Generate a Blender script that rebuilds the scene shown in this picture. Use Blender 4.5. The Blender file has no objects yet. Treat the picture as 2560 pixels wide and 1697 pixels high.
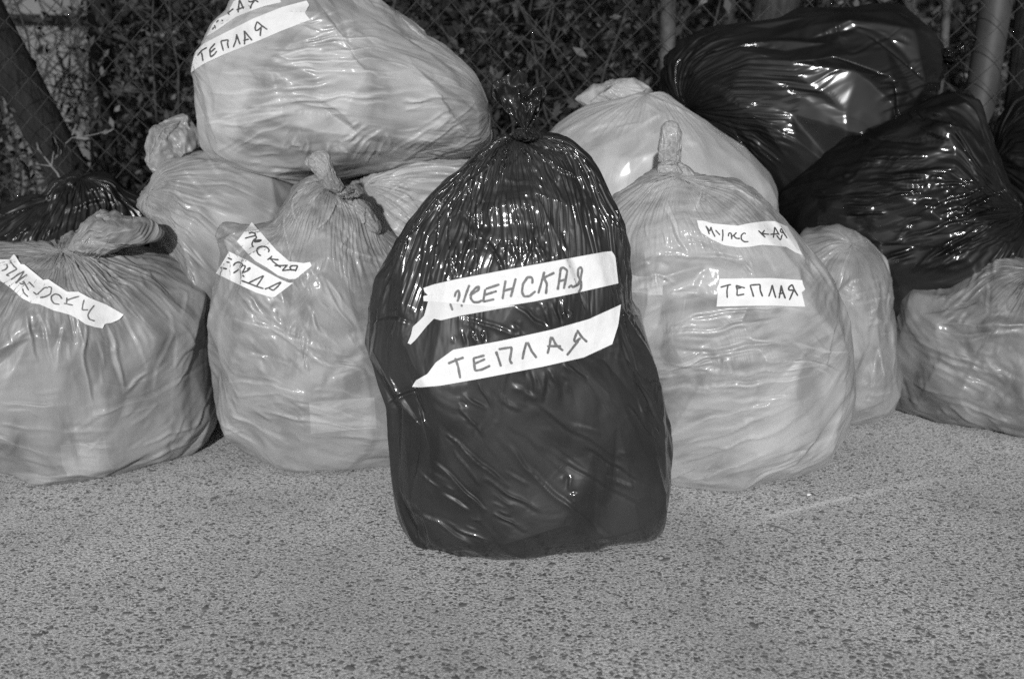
import bpy, math, random
import numpy as np
from mathutils import Vector
from mathutils.bvhtree import BVHTree
from concurrent.futures import ThreadPoolExecutor

# ------------------------------------------------------------------ camera, sky, sun, exposure
S = bpy.context.scene
CAMZ, PITCH, FPX, W0, H0 = 0.85, math.radians(15.0), 2489.0, 2560, 1697
cam = bpy.data.cameras.new('camera'); camo = bpy.data.objects.new('camera', cam)
S.collection.objects.link(camo); S.camera = camo
cam.sensor_width = 36.0; cam.lens = FPX / W0 * 36.0
cam.clip_start = 0.05; cam.clip_end = 400
camo.location = (0, 0, CAMZ); camo.rotation_euler = (math.pi / 2 - PITCH, 0, 0)
cam.dof.use_dof = True; cam.dof.focus_distance = 1.85; cam.dof.aperture_fstop = 3.4

SUN_EL, SUN_AZ = math.radians(18.0), math.radians(-5.0)      # light comes from behind the photographer, a little left
ldir = Vector((-math.sin(SUN_AZ) * math.cos(SUN_EL), math.cos(SUN_AZ) * math.cos(SUN_EL), -math.sin(SUN_EL)))
sun = bpy.data.lights.new('sun', 'SUN'); suno = bpy.data.objects.new('sun', sun)
S.collection.objects.link(suno)
sun.energy = 4.2; sun.angle = math.radians(1.2); sun.color = (1, 1, 1)
suno.rotation_euler = ldir.to_track_quat('-Z', 'Y').to_euler()
suno.location = (-1, -6, 4)
world = bpy.data.worlds.new('World'); S.world = world; world.use_nodes = True
nt = world.node_tree; bg = nt.nodes['Background']
sky = nt.nodes.new('ShaderNodeTexSky'); sky.sky_type = 'NISHITA'; sky.sun_disc = False
sky.sun_elevation = SUN_EL; sky.sun_rotation = math.atan2(-ldir.x, -ldir.y)
bw = nt.nodes.new('ShaderNodeRGBToBW')                        # black-and-white film: neutral sky light
nt.links.new(sky.outputs[0], bw.inputs[0]); nt.links.new(bw.outputs[0], bg.inputs[0])
bg.inputs[1].default_value = 0.09
S.view_settings.view_transform = 'Standard'; S.view_settings.look = 'None'
S.view_settings.exposure = -0.2; S.view_settings.gamma = 1.0
S.view_settings.use_curve_mapping = False
S.cycles.max_bounces = 6; S.cycles.use_denoising = False

rng = np.random.default_rng(7); random.seed(7)
RGT = np.array((1, 0, 0.)); FWD = np.array((0, math.cos(PITCH), -math.sin(PITCH))); UPV = np.array((0, math.sin(PITCH), math.cos(PITCH)))
CP = np.array((0, 0, CAMZ))
def rays(p):
    p = np.asarray(p, float)
    return (p[..., :1] - W0 / 2) / FPX * RGT + FWD - (p[..., 1:2] - H0 / 2) / FPX * UPV
def at(px, py, Y):                                            # point of a photo pixel at a world distance
    d = rays((px, py)); return CP + d * (Y / d[1])
def ground_y(py):
    return CAMZ / math.tan(PITCH + math.atan((py - H0 / 2) / FPX))
def proj(P):
    q = P - CP; w = q @ FWD
    return np.stack((W0 / 2 + FPX * (q @ RGT) / w, H0 / 2 - FPX * (q @ UPV) / w), -1)

# ------------------------------------------------------------------ helpers
_perm = np.concatenate([np.random.default_rng(3).permutation(256)] * 3)
_grad = np.random.default_rng(4).normal(size=(256, 3)); _grad /= np.linalg.norm(_grad, axis=1)[:, None]
def perlin(P):
    P = np.asarray(P, float); I = np.floor(P).astype(int); f = P - I; I &= 255
    t = f * f * f * (f * (f * 6 - 15) + 10); out = 0
    for a in (0, 1):
        for b in (0, 1):
            for c in (0, 1):
                h = _perm[_perm[_perm[I[..., 0] + a] + I[..., 1] + b] + I[..., 2] + c]
                d = ((f - (a, b, c)) * _grad[h]).sum(-1)
                w = (t[..., 0] if a else 1 - t[..., 0]) * (t[..., 1] if b else 1 - t[..., 1]) * (t[..., 2] if c else 1 - t[..., 2])
                out = out + w * d
    return out * 1.6
def mesh_np(name, V, F, smooth=True, uv=None):
    V = np.asarray(V, np.float32); F = np.asarray(F, np.int32); k = F.shape[1]
    me = bpy.data.meshes.new(name)
    me.vertices.add(len(V)); me.vertices.foreach_set('co', V.ravel())
    me.loops.add(F.size); me.loops.foreach_set('vertex_index', F.ravel())
    me.polygons.add(len(F)); me.polygons.foreach_set('loop_start', np.arange(0, F.size, k, dtype=np.int32))
    if smooth: me.polygons.foreach_set('use_smooth', np.ones(len(F), bool))
    if uv is not None:
        l = me.uv_layers.new(name='UVMap'); l.data.foreach_set('uv', np.asarray(uv, np.float32)[F.ravel()].ravel())
    me.update(calc_edges=True); me.validate(); return me
def wloc(o):
    return np.array(o['w']) if o is not None and 'w' in o else np.zeros(3)
LOC = {}
def link(name, me, mat, parent=None, loc=None):
    o = bpy.data.objects.new(name, me); S.collection.objects.link(o)
    if me is not None and mat is not None: me.materials.clear(); me.materials.append(mat)
    if parent is not None: o.parent = parent
    if loc is not None: o.location = loc
    return o
def part(name, V, F, mat, parent, smooth=True, uv=None):
    return link(name, mesh_np(name, np.asarray(V) - LOC[root_of(parent)], F, smooth, uv), mat, parent)
def root_of(o):
    while o.parent is not None: o = o.parent
    return o.name
def thing(name, label, cat, loc, group=None):
    o = bpy.data.objects.new(name, None); S.collection.objects.link(o)
    o.location = loc; o.empty_display_size = 0.05; LOC[o.name] = np.array(loc, float)
    o['label'] = label; o['category'] = cat
    if group: o['group'] = group
    return o
def tube(pts, rad, k=6):                                      # tapered tube along a polyline -> V, F
    pts = np.asarray(pts, float); n = len(pts); rad = np.broadcast_to(rad, (n,))
    T = np.gradient(pts, axis=0); T /= np.linalg.norm(T, axis=1)[:, None] + 1e-9
    A = np.cross(T, (0.3, 0.9, 0.1)); A /= np.linalg.norm(A, axis=1)[:, None] + 1e-9; B = np.cross(T, A)
    a = np.linspace(0, 2 * np.pi, k, endpoint=False)
    V = pts[:, None] + rad[:, None, None] * (np.cos(a)[None, :, None] * A[:, None] + np.sin(a)[None, :, None] * B[:, None])
    i = np.arange(n - 1)[:, None] * k; j = np.arange(k)[None]; j2 = (j + 1) % k
    F = np.stack((i + j, i + j2, i + k + j2, i + k + j), -1).reshape(-1, 4)
    return V.reshape(-1, 3), F
def join(parts):
    Vs, Fs, o = [], [], 0
    for v, f in parts: Vs.append(v); Fs.append(np.asarray(f) + o); o += len(v)
    return np.concatenate(Vs), np.concatenate(Fs)

# ------------------------------------------------------------------ materials
def new_mat(name):
    m = bpy.data.materials.new(name); m.use_nodes = True
    return m, m.node_tree, m.node_tree.nodes['Principled BSDF']
def N(t, typ, **kw):
    n = t.nodes.new(typ)
    for k, v in kw.items():
        if hasattr(n, k): setattr(n, k, v)
        else: n.inputs[k].default_value = v
    return n
def grey(v): return (v, v, v, 1)
def ramp(t, src, stops):
    r = t.nodes.new('ShaderNodeValToRGB'); el = r.color_ramp.elements
    while len(el) < len(stops): el.new(0.5)
    for e, (p, v) in zip(el, stops): e.position = p; e.color = grey(v)
    t.links.new(src, r.inputs[0]); return r.outputs[0]
def mth(t, op, a, b=None):
    n = t.nodes.new('ShaderNodeMath'); n.operation = op
    for i, x in enumerate((a, b)):
        if x is None: continue
        if isinstance(x, (int, float)): n.inputs[i].default_value = x
        else: t.links.new(x, n.inputs[i])
    return n.outputs[0]
def film(name, lo, hi, rough, streak, fine, spec=0.5, su=90, sv=5, patch=7.0, coat=0.0, pu=11, pv=4, packet=None, transl=0.0, facets=0.35, fu=26, fv=7, whiten=0.0, sss=0.0):
    """thin polythene: patches of contents showing through, fine crinkles running along the bag"""
    m, t, b = new_mat(name)
    tc = t.nodes.new('ShaderNodeTexCoord')
    n1 = N(t, 'ShaderNodeTexNoise', Scale=patch, Detail=3.0, Roughness=0.5, Distortion=0.8)
    t.links.new(tc.outputs['Object'], n1.inputs['Vector'])
    mp = t.nodes.new('ShaderNodeMapping'); mp.inputs['Scale'].default_value = (pu, pv, 1)
    t.links.new(tc.outputs['UV'], mp.inputs['Vector'])
    n2 = N(t, 'ShaderNodeTexNoise', Scale=1.6, Detail=3.0, Roughness=0.55, Distortion=0.3)
    t.links.new(mp.outputs[0], n2.inputs['Vector'])
    mix = mth(t, 'ADD', mth(t, 'MULTIPLY', n1.outputs[0], 0.55), mth(t, 'MULTIPLY', n2.outputs[0], 0.45))
    col = ramp(t, mix, [(0.38, lo * 0.9 + hi * 0.1), (0.47, lo * 0.58 + hi * 0.42), (0.505, lo * 0.38 + hi * 0.62), (0.62, hi)])
    if packet is not None:                                     # pale packets inside, seen through the film; on right_pale a painted glint
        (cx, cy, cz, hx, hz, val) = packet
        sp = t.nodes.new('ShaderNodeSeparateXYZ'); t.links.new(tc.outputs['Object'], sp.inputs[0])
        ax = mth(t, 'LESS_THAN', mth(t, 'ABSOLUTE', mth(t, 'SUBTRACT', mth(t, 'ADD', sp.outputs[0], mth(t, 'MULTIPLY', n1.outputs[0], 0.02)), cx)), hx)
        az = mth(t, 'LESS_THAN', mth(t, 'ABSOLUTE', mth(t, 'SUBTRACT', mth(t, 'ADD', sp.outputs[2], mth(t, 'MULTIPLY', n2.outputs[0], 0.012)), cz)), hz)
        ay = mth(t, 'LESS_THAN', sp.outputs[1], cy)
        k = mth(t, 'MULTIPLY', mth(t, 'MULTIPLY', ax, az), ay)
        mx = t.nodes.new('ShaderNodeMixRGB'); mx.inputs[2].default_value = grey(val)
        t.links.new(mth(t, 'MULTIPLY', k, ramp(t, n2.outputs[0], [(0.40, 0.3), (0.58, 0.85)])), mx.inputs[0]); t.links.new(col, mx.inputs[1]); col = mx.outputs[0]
    if whiten:                                                 # bunched film is milkier; creases are also painted bright as lit fold edges
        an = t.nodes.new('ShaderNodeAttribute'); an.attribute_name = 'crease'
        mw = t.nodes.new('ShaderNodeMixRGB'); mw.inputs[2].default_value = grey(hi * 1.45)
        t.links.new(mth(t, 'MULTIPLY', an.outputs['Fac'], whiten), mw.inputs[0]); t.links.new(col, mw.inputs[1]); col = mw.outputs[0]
    if sss:
        b.inputs['Subsurface Weight'].default_value = sss; b.inputs['Subsurface Radius'].default_value = (1, 1, 1); b.inputs['Subsurface Scale'].default_value = 0.006
    t.links.new(col, b.inputs['Base Color'])
    mp2 = t.nodes.new('ShaderNodeMapping'); mp2.inputs['Scale'].default_value = (su, sv, 1)
    t.links.new(tc.outputs['UV'], mp2.inputs['Vector'])
    n3 = N(t, 'ShaderNodeTexNoise', Scale=1.0, Detail=3.0, Roughness=0.55, Distortion=0.5)
    t.links.new(mp2.outputs[0], n3.inputs['Vector'])
    n4 = N(t, 'ShaderNodeTexNoise', Scale=45.0, Detail=4.0, Roughness=0.6, Distortion=1.5)
    t.links.new(tc.outputs['Object'], n4.inputs['Vector'])
    wv = t.nodes.new('ShaderNodeVectorMath'); wv.operation = 'MULTIPLY_ADD'
    nw = N(t, 'ShaderNodeTexNoise', Scale=9.0, Detail=2.0); t.links.new(tc.outputs['Object'], nw.inputs['Vector'])
    t.links.new(nw.outputs['Color'], wv.inputs[0]); wv.inputs[1].default_value = (0.09, 0.35, 0)
    t.links.new(tc.outputs['UV'], wv.inputs[2])
    mp3 = t.nodes.new('ShaderNodeMapping'); mp3.inputs['Scale'].default_value = (fu, fv, 1); t.links.new(wv.outputs[0], mp3.inputs['Vector'])
    vo = N(t, 'ShaderNodeTexVoronoi', Scale=1.0, Randomness=1.0); vo.voronoi_dimensions = '2D'; t.links.new(mp3.outputs[0], vo.inputs['Vector'])
    n5 = N(t, 'ShaderNodeTexNoise', Scale=6.0, Detail=1.0)      # crinkling comes and goes over the bag
    t.links.new(tc.outputs['Object'], n5.inputs['Vector'])
    gate = ramp(t, n5.outputs[0], [(0.4, 0.12), (0.62, 1.0)])
    facet = mth(t, 'MULTIPLY', vo.outputs['Distance'], mth(t, 'MULTIPLY', gate, facets))
    h = mth(t, 'ADD', facet, mth(t, 'MULTIPLY', n4.outputs[0], fine))
    h = mth(t, 'ADD', h, mth(t, 'MULTIPLY', mth(t, 'MULTIPLY', n3.outputs[0], gate), streak))
    bp = N(t, 'ShaderNodeBump', Strength=1.0, Distance=0.01); t.links.new(h, bp.inputs['Height'])
    t.links.new(bp.outputs[0], b.inputs['Normal'])
    rr = ramp(t, n1.outputs[0], [(0.3, rough * 0.8), (0.7, rough * 1.25)]); t.links.new(rr, b.inputs['Roughness'])
    b.inputs['Specular IOR Level'].default_value = spec
    b.inputs['Coat Weight'].default_value = coat; b.inputs['Coat Roughness'].default_value = 0.12
    if transl:
        tr = t.nodes.new('ShaderNodeBsdfTranslucent'); t.links.new(col, tr.inputs[0])
        ms = t.nodes.new('ShaderNodeMixShader'); ms.inputs[0].default_value = transl
        t.links.new(b.outputs[0], ms.inputs[1]); t.links.new(tr.outputs[0], ms.inputs[2])
        t.links.new(ms.outputs[0], t.nodes['Material Output'].inputs[0])
    return m
def plain(name, v, rough=0.7, var=0.3, scale=20.0, bump=0.0, stretch=(1, 1, 1), spec=0.3):
    m, t, b = new_mat(name); tc = t.nodes.new('ShaderNodeTexCoord')
    mp = t.nodes.new('ShaderNodeMapping'); mp.inputs['Scale'].default_value = stretch
    t.links.new(tc.outputs['Object'], mp.inputs[0])
    n = N(t, 'ShaderNodeTexNoise', Scale=scale, Detail=6.0, Roughness=0.6); t.links.new(mp.outputs[0], n.inputs[0])
    t.links.new(ramp(t, n.outputs[0], [(0.3, v * (1 - var)), (0.7, v * (1 + var))]), b.inputs['Base Color'])
    b.inputs['Roughness'].default_value = rough; b.inputs['Specular IOR Level'].default_value = spec
    if bump:
        bp = N(t, 'ShaderNodeBump', Strength=0.8, Distance=bump); t.links.new(n.outputs[0], bp.inputs['Height'])
        t.links.new(bp.outputs[0], b.inputs['Normal'])
    return m
def leaf_mat(name, lo, hi, rough=0.5):
    m, t, b = new_mat(name); g = t.nodes.new('ShaderNodeNewGeometry')
    t.links.new(ramp(t, g.outputs['Random Per Island'], [(0.0, lo), (0.75, (lo + hi) / 2.4), (1.0, hi)]), b.inputs['Base Color'])
    b.inputs['Roughness'].default_value = rough; b.inputs['Specular IOR Level'].default_value = 0.35
    return m
M_pave, t, b = new_mat('exposed_aggregate_concrete')
tc = t.nodes.new('ShaderNodeTexCoord')
big = N(t, 'ShaderNodeTexNoise', Scale=2.2, Detail=5.0, Roughness=0.6); t.links.new(tc.outputs['Object'], big.inputs[0])
fin = N(t, 'ShaderNodeTexNoise', Scale=210.0, Detail=6.0, Roughness=0.8); t.links.new(tc.outputs['Object'], fin.inputs[0])
wob = N(t, 'ShaderNodeTexNoise', Scale=70.0, Detail=2.0)
t.links.new(tc.outputs['Object'], wob.inputs[0])
vadd = t.nodes.new('ShaderNodeVectorMath'); vadd.operation = 'MULTIPLY_ADD'
t.links.new(wob.outputs['Color'], vadd.inputs[0]); vadd.inputs[1].default_value = (0.012, 0.012, 0.012); t.links.new(tc.outputs['Object'], vadd.inputs[2])
def spots(scale, a, bb, rand_lo):
    v = N(t, 'ShaderNodeTexVoronoi', Scale=scale, Randomness=1.0); t.links.new(vadd.outputs[0], v.inputs['Vector'])
    sp = t.nodes.new('ShaderNodeSeparateColor'); t.links.new(v.outputs['Color'], sp.inputs[0])
    d = ramp(t, v.outputs['Distance'], [(a, 1.0), (bb, 0.0)])
    dens = mth(t, 'ADD', sp.outputs[0], mth(t, 'MULTIPLY', mth(t, 'SUBTRACT', big.outputs[0], 0.5), 1.1))
    k = mth(t, 'GREATER_THAN', dens, rand_lo)
    return mth(t, 'MULTIPLY', d, k), sp.outputs[1]
s1, r1 = spots(105.0, 0.25, 0.45, 0.5)
s2, r2 = spots(190.0, 0.25, 0.5, 0.45)
dark = mth(t, 'MAXIMUM', mth(t, 'MULTIPLY', s1, mth(t, 'ADD', mth(t, 'MULTIPLY', r1, 0.6), 0.4)), mth(t, 'MULTIPLY', s2, 0.6))
basec = ramp(t, fin.outputs[0], [(0.37, 0.24), (0.5, 0.62), (0.60, 1.0)])
mulb = t.nodes.new('ShaderNodeMixRGB'); mulb.blend_type = 'MULTIPLY'; mulb.inputs[0].default_value = 1.0
t.links.new(basec, mulb.inputs[1]); t.links.new(ramp(t, big.outputs[0], [(0.3, 0.68), (0.7, 1.1)]), mulb.inputs[2])
mixd = t.nodes.new('ShaderNodeMixRGB'); mixd.inputs[2].default_value = grey(0.13)
t.links.new(dark, mixd.inputs[0]); t.links.new(mulb.outputs[0], mixd.inputs[1])
# worn chalky scratch: a broken soft streak on the raised grains
sep = t.nodes.new('ShaderNodeSeparateXYZ'); t.links.new(tc.outputs['Object'], sep.inputs[0])
qa, qb = at(1893, 1297, ground_y(1297)), at(2390, 1190, ground_y(1190)); dq = (qb - qa)[:2]; Lq = float(np.hypot(*dq)); dq = dq / Lq
al_ = mth(t, 'ADD', mth(t, 'MULTIPLY', mth(t, 'SUBTRACT', sep.outputs[0], float(qa[0])), float(dq[0])), mth(t, 'MULTIPLY', mth(t, 'SUBTRACT', sep.outputs[1], float(qa[1])), float(dq[1])))
ac_ = mth(t, 'ADD', mth(t, 'MULTIPLY', mth(t, 'SUBTRACT', sep.outputs[0], float(qa[0])), float(-dq[1])), mth(t, 'MULTIPLY', mth(t, 'SUBTRACT', sep.outputs[1], float(qa[1])), float(dq[0])))
bow = mth(t, 'MULTIPLY', mth(t, 'MULTIPLY', al_, mth(t, 'SUBTRACT', Lq, al_)), 0.10)
ac_ = mth(t, 'ABSOLUTE', mth(t, 'ADD', mth(t, 'SUBTRACT', ac_, bow), mth(t, 'MULTIPLY', mth(t, 'SUBTRACT', wob.outputs[0], 0.5), 0.012)))
core = ramp(t, ac_, [(0.003, 1.0), (0.015, 0.0)])
along = ramp(t, mth(t, 'DIVIDE', al_, Lq), [(0.0, 0.0), (0.06, 0.8), (0.30, 1.0), (0.55, 0.9), (0.64, 0.5), (0.9, 0.5), (1.0, 0.0)])
chalk = mth(t, 'MULTIPLY', mth(t, 'MULTIPLY', core, along), ramp(t, fin.outputs[0], [(0.36, 0.3), (0.56, 0.95)]))
mixc = t.nodes.new('ShaderNodeMixRGB'); mixc.inputs[2].default_value = grey(0.85)
t.links.new(chalk, mixc.inputs[0]); t.links.new(mixd.outputs[0], mixc.inputs[1])
t.links.new(mixc.outputs[0], b.inputs['Base Color']); b.inputs['Roughness'].default_value = 0.85; b.inputs['Specular IOR Level'].default_value = 0.25
hh = mth(t, 'ADD', mth(t, 'MULTIPLY', fin.outputs[0], 0.5), mth(t, 'MULTIPLY', dark, -0.5))
bp = N(t, 'ShaderNodeBump', Strength=0.7, Distance=0.004); t.links.new(hh, bp.inputs['Height']); t.links.new(bp.outputs[0], b.inputs['Normal'])

M_stone = plain('aggregate_stone', 0.19, 0.6, 0.45, 60.0)
M_soil = plain('soil_and_leaf_litter', 0.07, 0.95, 0.6, 30.0, 0.02)
M_chalk = plain('chalk_scratch', 0.75, 0.9, 0.25, 80.0)
M_tape = plain('white_paper_tape', 0.63, 0.6, 0.07, 26.0, 0.004, spec=0.2)
M_tape2 = plain('thin_paper_tape', 0.56, 0.6, 0.08, 26.0, 0.004, spec=0.2)
M_ink = plain('pencil_grey', 0.13, 0.6, 0.35, 220.0)
M_ink2 = plain('marker_black', 0.06, 0.6, 0.3, 220.0)
M_wire = plain('weathered_wire', 0.035, 0.5, 0.4, 30.0)
M_pole = plain('galvanised_pole', 0.04, 0.55, 0.2, 14.0, 0.002)
M_pole2 = plain('flaking_painted_pole', 0.05, 0.7, 0.9, 16.0, 0.004)
M_bark = plain('dark_bark', 0.012, 0.9, 0.6, 14.0, 0.03, (3, 3, 0.5))
M_bark2 = plain('grey_bark', 0.03, 0.9, 0.5, 14.0, 0.02, (3, 3, 0.6))
M_board = plain('pale_board', 0.13, 0.8, 0.15, 5.0, 0.0)
M_twig = plain('dry_twig', 0.035, 0.9, 0.5, 30.0)
M_stalk = plain('weathered_stalk', 0.1, 0.9, 0.3, 40.0)
M_stem = plain('pale_dry_stem', 0.13, 0.8, 0.3, 40.0)
M_dryleaf = plain('curled_dry_leaf', 0.13, 0.7, 0.5, 60.0, 0.004)
M_leafA = leaf_mat('shrub_leaf', 0.006, 0.07)
M_leafB = leaf_mat('dark_hedge_leaf', 0.008, 0.04)
M_leafC = leaf_mat('canopy_leaf', 0.02, 0.07)

# ------------------------------------------------------------------ ground
def grid_sheet(x0, x1, y0, y1, z, n=2):
    X, Y = np.meshgrid(np.linspace(x0, x1, n), np.linspace(y0, y1, n))
    V = np.stack((X, Y, np.full_like(X, z)), -1).reshape(-1, 3)
    i = np.arange(n - 1)[:, None] * n + np.arange(n - 1)[None]
    return V, np.stack((i, i + 1, i + n + 1, i + n), -1).reshape(-1, 4)
FENCE_Y = 3.05
V, F = grid_sheet(-60, 60, -60, FENCE_Y - 0.06, 0.0)
pave = link('pavement', mesh_np('pavement', V, F, False), M_pave); pave['kind'] = 'structure'; LOC['pavement'] = np.zeros(3)
V, F = grid_sheet(-60, 60, FENCE_Y - 0.06, 120, -0.03)
V2, F2 = join([(V, F), (np.array([(-60, FENCE_Y - 0.06, 0), (60, FENCE_Y - 0.06, 0), (60, FENCE_Y - 0.06, -0.03), (-60, FENCE_Y - 0.06, -0.03.__float__())], float), np.array([(0, 1, 2, 3)]))])
soil = link('soil', mesh_np('soil', V2, F2, False), M_soil); soil['kind'] = 'structure'

# aggregate stones standing slightly proud of the concrete
def stone_mesh(seed):
    r = np.random.default_rng(seed); k = 9
    a = np.linspace(0, 2 * np.pi, k, endpoint=False) + r.normal(0, 0.12, k)
    R = 1 + r.normal(0, 0.16, k); e = np.array((1, r.uniform(0.55, 0.95)))
    c0 = np.stack((np.cos(a) * R * e[0], np.sin(a) * R * e[1], np.full(k, -0.25)), -1)
    c1 = c0 * (0.86, 0.86, 1); c1[:, 2] = 0.16 + r.normal(0, 0.02, k)
    c2 = c0 * (0.5, 0.5, 1); c2[:, 2] = 0.25 + r.normal(0, 0.02, k)
    V = np.concatenate((c0, c1, c2, [(0, 0, 0.27)])); F = []
    for j in range(k):
        j2 = (j + 1) % k
        F += [(j, j2, k + j2, k + j), (k + j, k + j2, 2 * k + j2, 2 * k + j), (2 * k + j, 2 * k + j2, 3 * k, 3 * k)]
    return V, F
def tri_quads(F): return [tuple(dict.fromkeys(f)) for f in F]
stones = []
protos = [stone_mesh(100 + i) for i in range(10)]
cand = []
for i in range(9000):
    px, py = random.uniform(-80, 2640), random.uniform(985, 1790)
    Y = ground_y(py); p = at(px, py, Y)
    dn = perlin(np.array([[p[0] * 2.3, p[1] * 2.3, 0.3]]))[0]
    if random.random() > 0.55 + 0.9 * dn: continue
    s = 0.0022 + 0.0035 * random.random() ** 2.2
    if random.random() < 0.02: s = random.uniform(0.005, 0.0085)
    cand.append((s * FPX / np.linalg.norm(p - CP), s, p[0], p[1]))
cand.sort(reverse=True)
pm = []
for i, (v, f) in enumerate(protos):
    me = bpy.data.meshes.new('pebble'); me.from_pydata([tuple(x) for x in v], [], tri_quads(f)); me.materials.append(M_stone)
    for p in me.polygons: p.use_smooth = True
    pm.append(me)
for (q, s, x, y) in cand[:300]:
    o = bpy.data.objects.new('pebble', random.choice(pm)); S.collection.objects.link(o)
    o.parent = pave; o.location = (x, y, 0); o.rotation_euler = (0, 0, random.uniform(0, 6.28)); o.scale = (s * 1.15, s, s * 0.42)
Vs, Fs, off = [], [], 0
for (q, s, x, y) in cand[300:]:
    v, f = random.choice(protos); a = random.uniform(0, 6.28); c, sn = math.cos(a), math.sin(a)
    w = v * (s * 1.15, s, s * 0.42)
    Vs.append(np.stack((w[:, 0] * c - w[:, 1] * sn + x, w[:, 0] * sn + w[:, 1] * c + y, w[:, 2]), -1))
    Fs += [tuple(k + off for k in t_) for t_ in tri_quads(f)]; off += len(v)
me = bpy.data.meshes.new('aggregate'); me.from_pydata(np.concatenate(Vs).tolist(), [], Fs); me.materials.append(M_stone)
for p in me.polygons: p.use_smooth = True
o = link('aggregate', me, None, pave); o['kind'] = 'stuff'

v, f = protos[2]; p = at(2021, 1236, ground_y(1236))
me = bpy.data.meshes.new('stone_chip'); me.from_pydata((v * (0.005, 0.005, 0.008)).tolist(), [], tri_quads(f)); me.materials.append(M_chalk)
o = link('stone_chip', me, None, None, tuple(p)); o['label'] = 'tiny white stone chip lying on the pavement above the chalky scratch'; o['category'] = 'stone'

# bits of dry stalk lying on the pavement
for k, (pts, lab) in enumerate(((((1918, 1312), (1950, 1320), (1990, 1341)), 'thin dark bent stalk lying on the pavement below the pale scratch'),
        (((1898, 1444), (1915, 1450), (1936, 1463)), 'short dark stalk lying on the pavement right of centre, nearer than the bent stalk'),
        (((566, 1238), (585, 1238), (606, 1232)), 'short straight dark stalk on the pavement between the two left bags'),
        (((616, 1690), (632, 1676), (660, 1667)), 'dark curved stalk on the pavement at the bottom edge left of centre'))):
    P = np.array([at(x, y, ground_y(y)) for x, y in pts]); P = np.stack([np.interp(np.linspace(0, 2, 9), (0, 1, 2), P[:, c]) for c in range(3)], -1); P[:, 2] = 0.0018
    V, F = tube(P, np.linspace(0.0011, 0.0006, 9), 5); V[:, 2] = np.maximum(V[:, 2], 0.0003)
    o = link('dry_stalk', mesh_np('dry_stalk', V - P[4], F), M_stalk, None, tuple(P[4])); o['label'] = lab; o['category'] = 'stalk'

# ------------------------------------------------------------------ bags: base shape, wrinkle solver
def poly_radius(poly, c, nb):
    th = (np.arange(nb) + 0.5) / nb * 2 * np.pi - np.pi
    A = np.asarray(poly, float) - c; B = np.roll(A, -1, 0); E = B - A
    d = np.stack((np.cos(th), -np.sin(th)), -1)                # image y is down
    den = d[:, None, 0] * E[None, :, 1] - d[:, None, 1] * E[None, :, 0]
    den = np.where(np.abs(den) < 1e-9, 1e-9, den)
    t_ = (A[None, :, 0] * E[None, :, 1] - A[None, :, 1] * E[None, :, 0]) / den
    s_ = (A[None, :, 0] * d[:, None, 1] - A[None, :, 1] * d[:, None, 0]) / den
    t_ = np.where((t_ > 0) & (s_ >= -1e-6) & (s_ <= 1 + 1e-6), t_, 0)
    return np.maximum(t_.max(1), 5)
def smooth_c(a, n=1):
    for _ in range(n): a = (np.roll(a, 1) + 2 * a + np.roll(a, -1)) / 4
    return a
class Bag: pass
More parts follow.
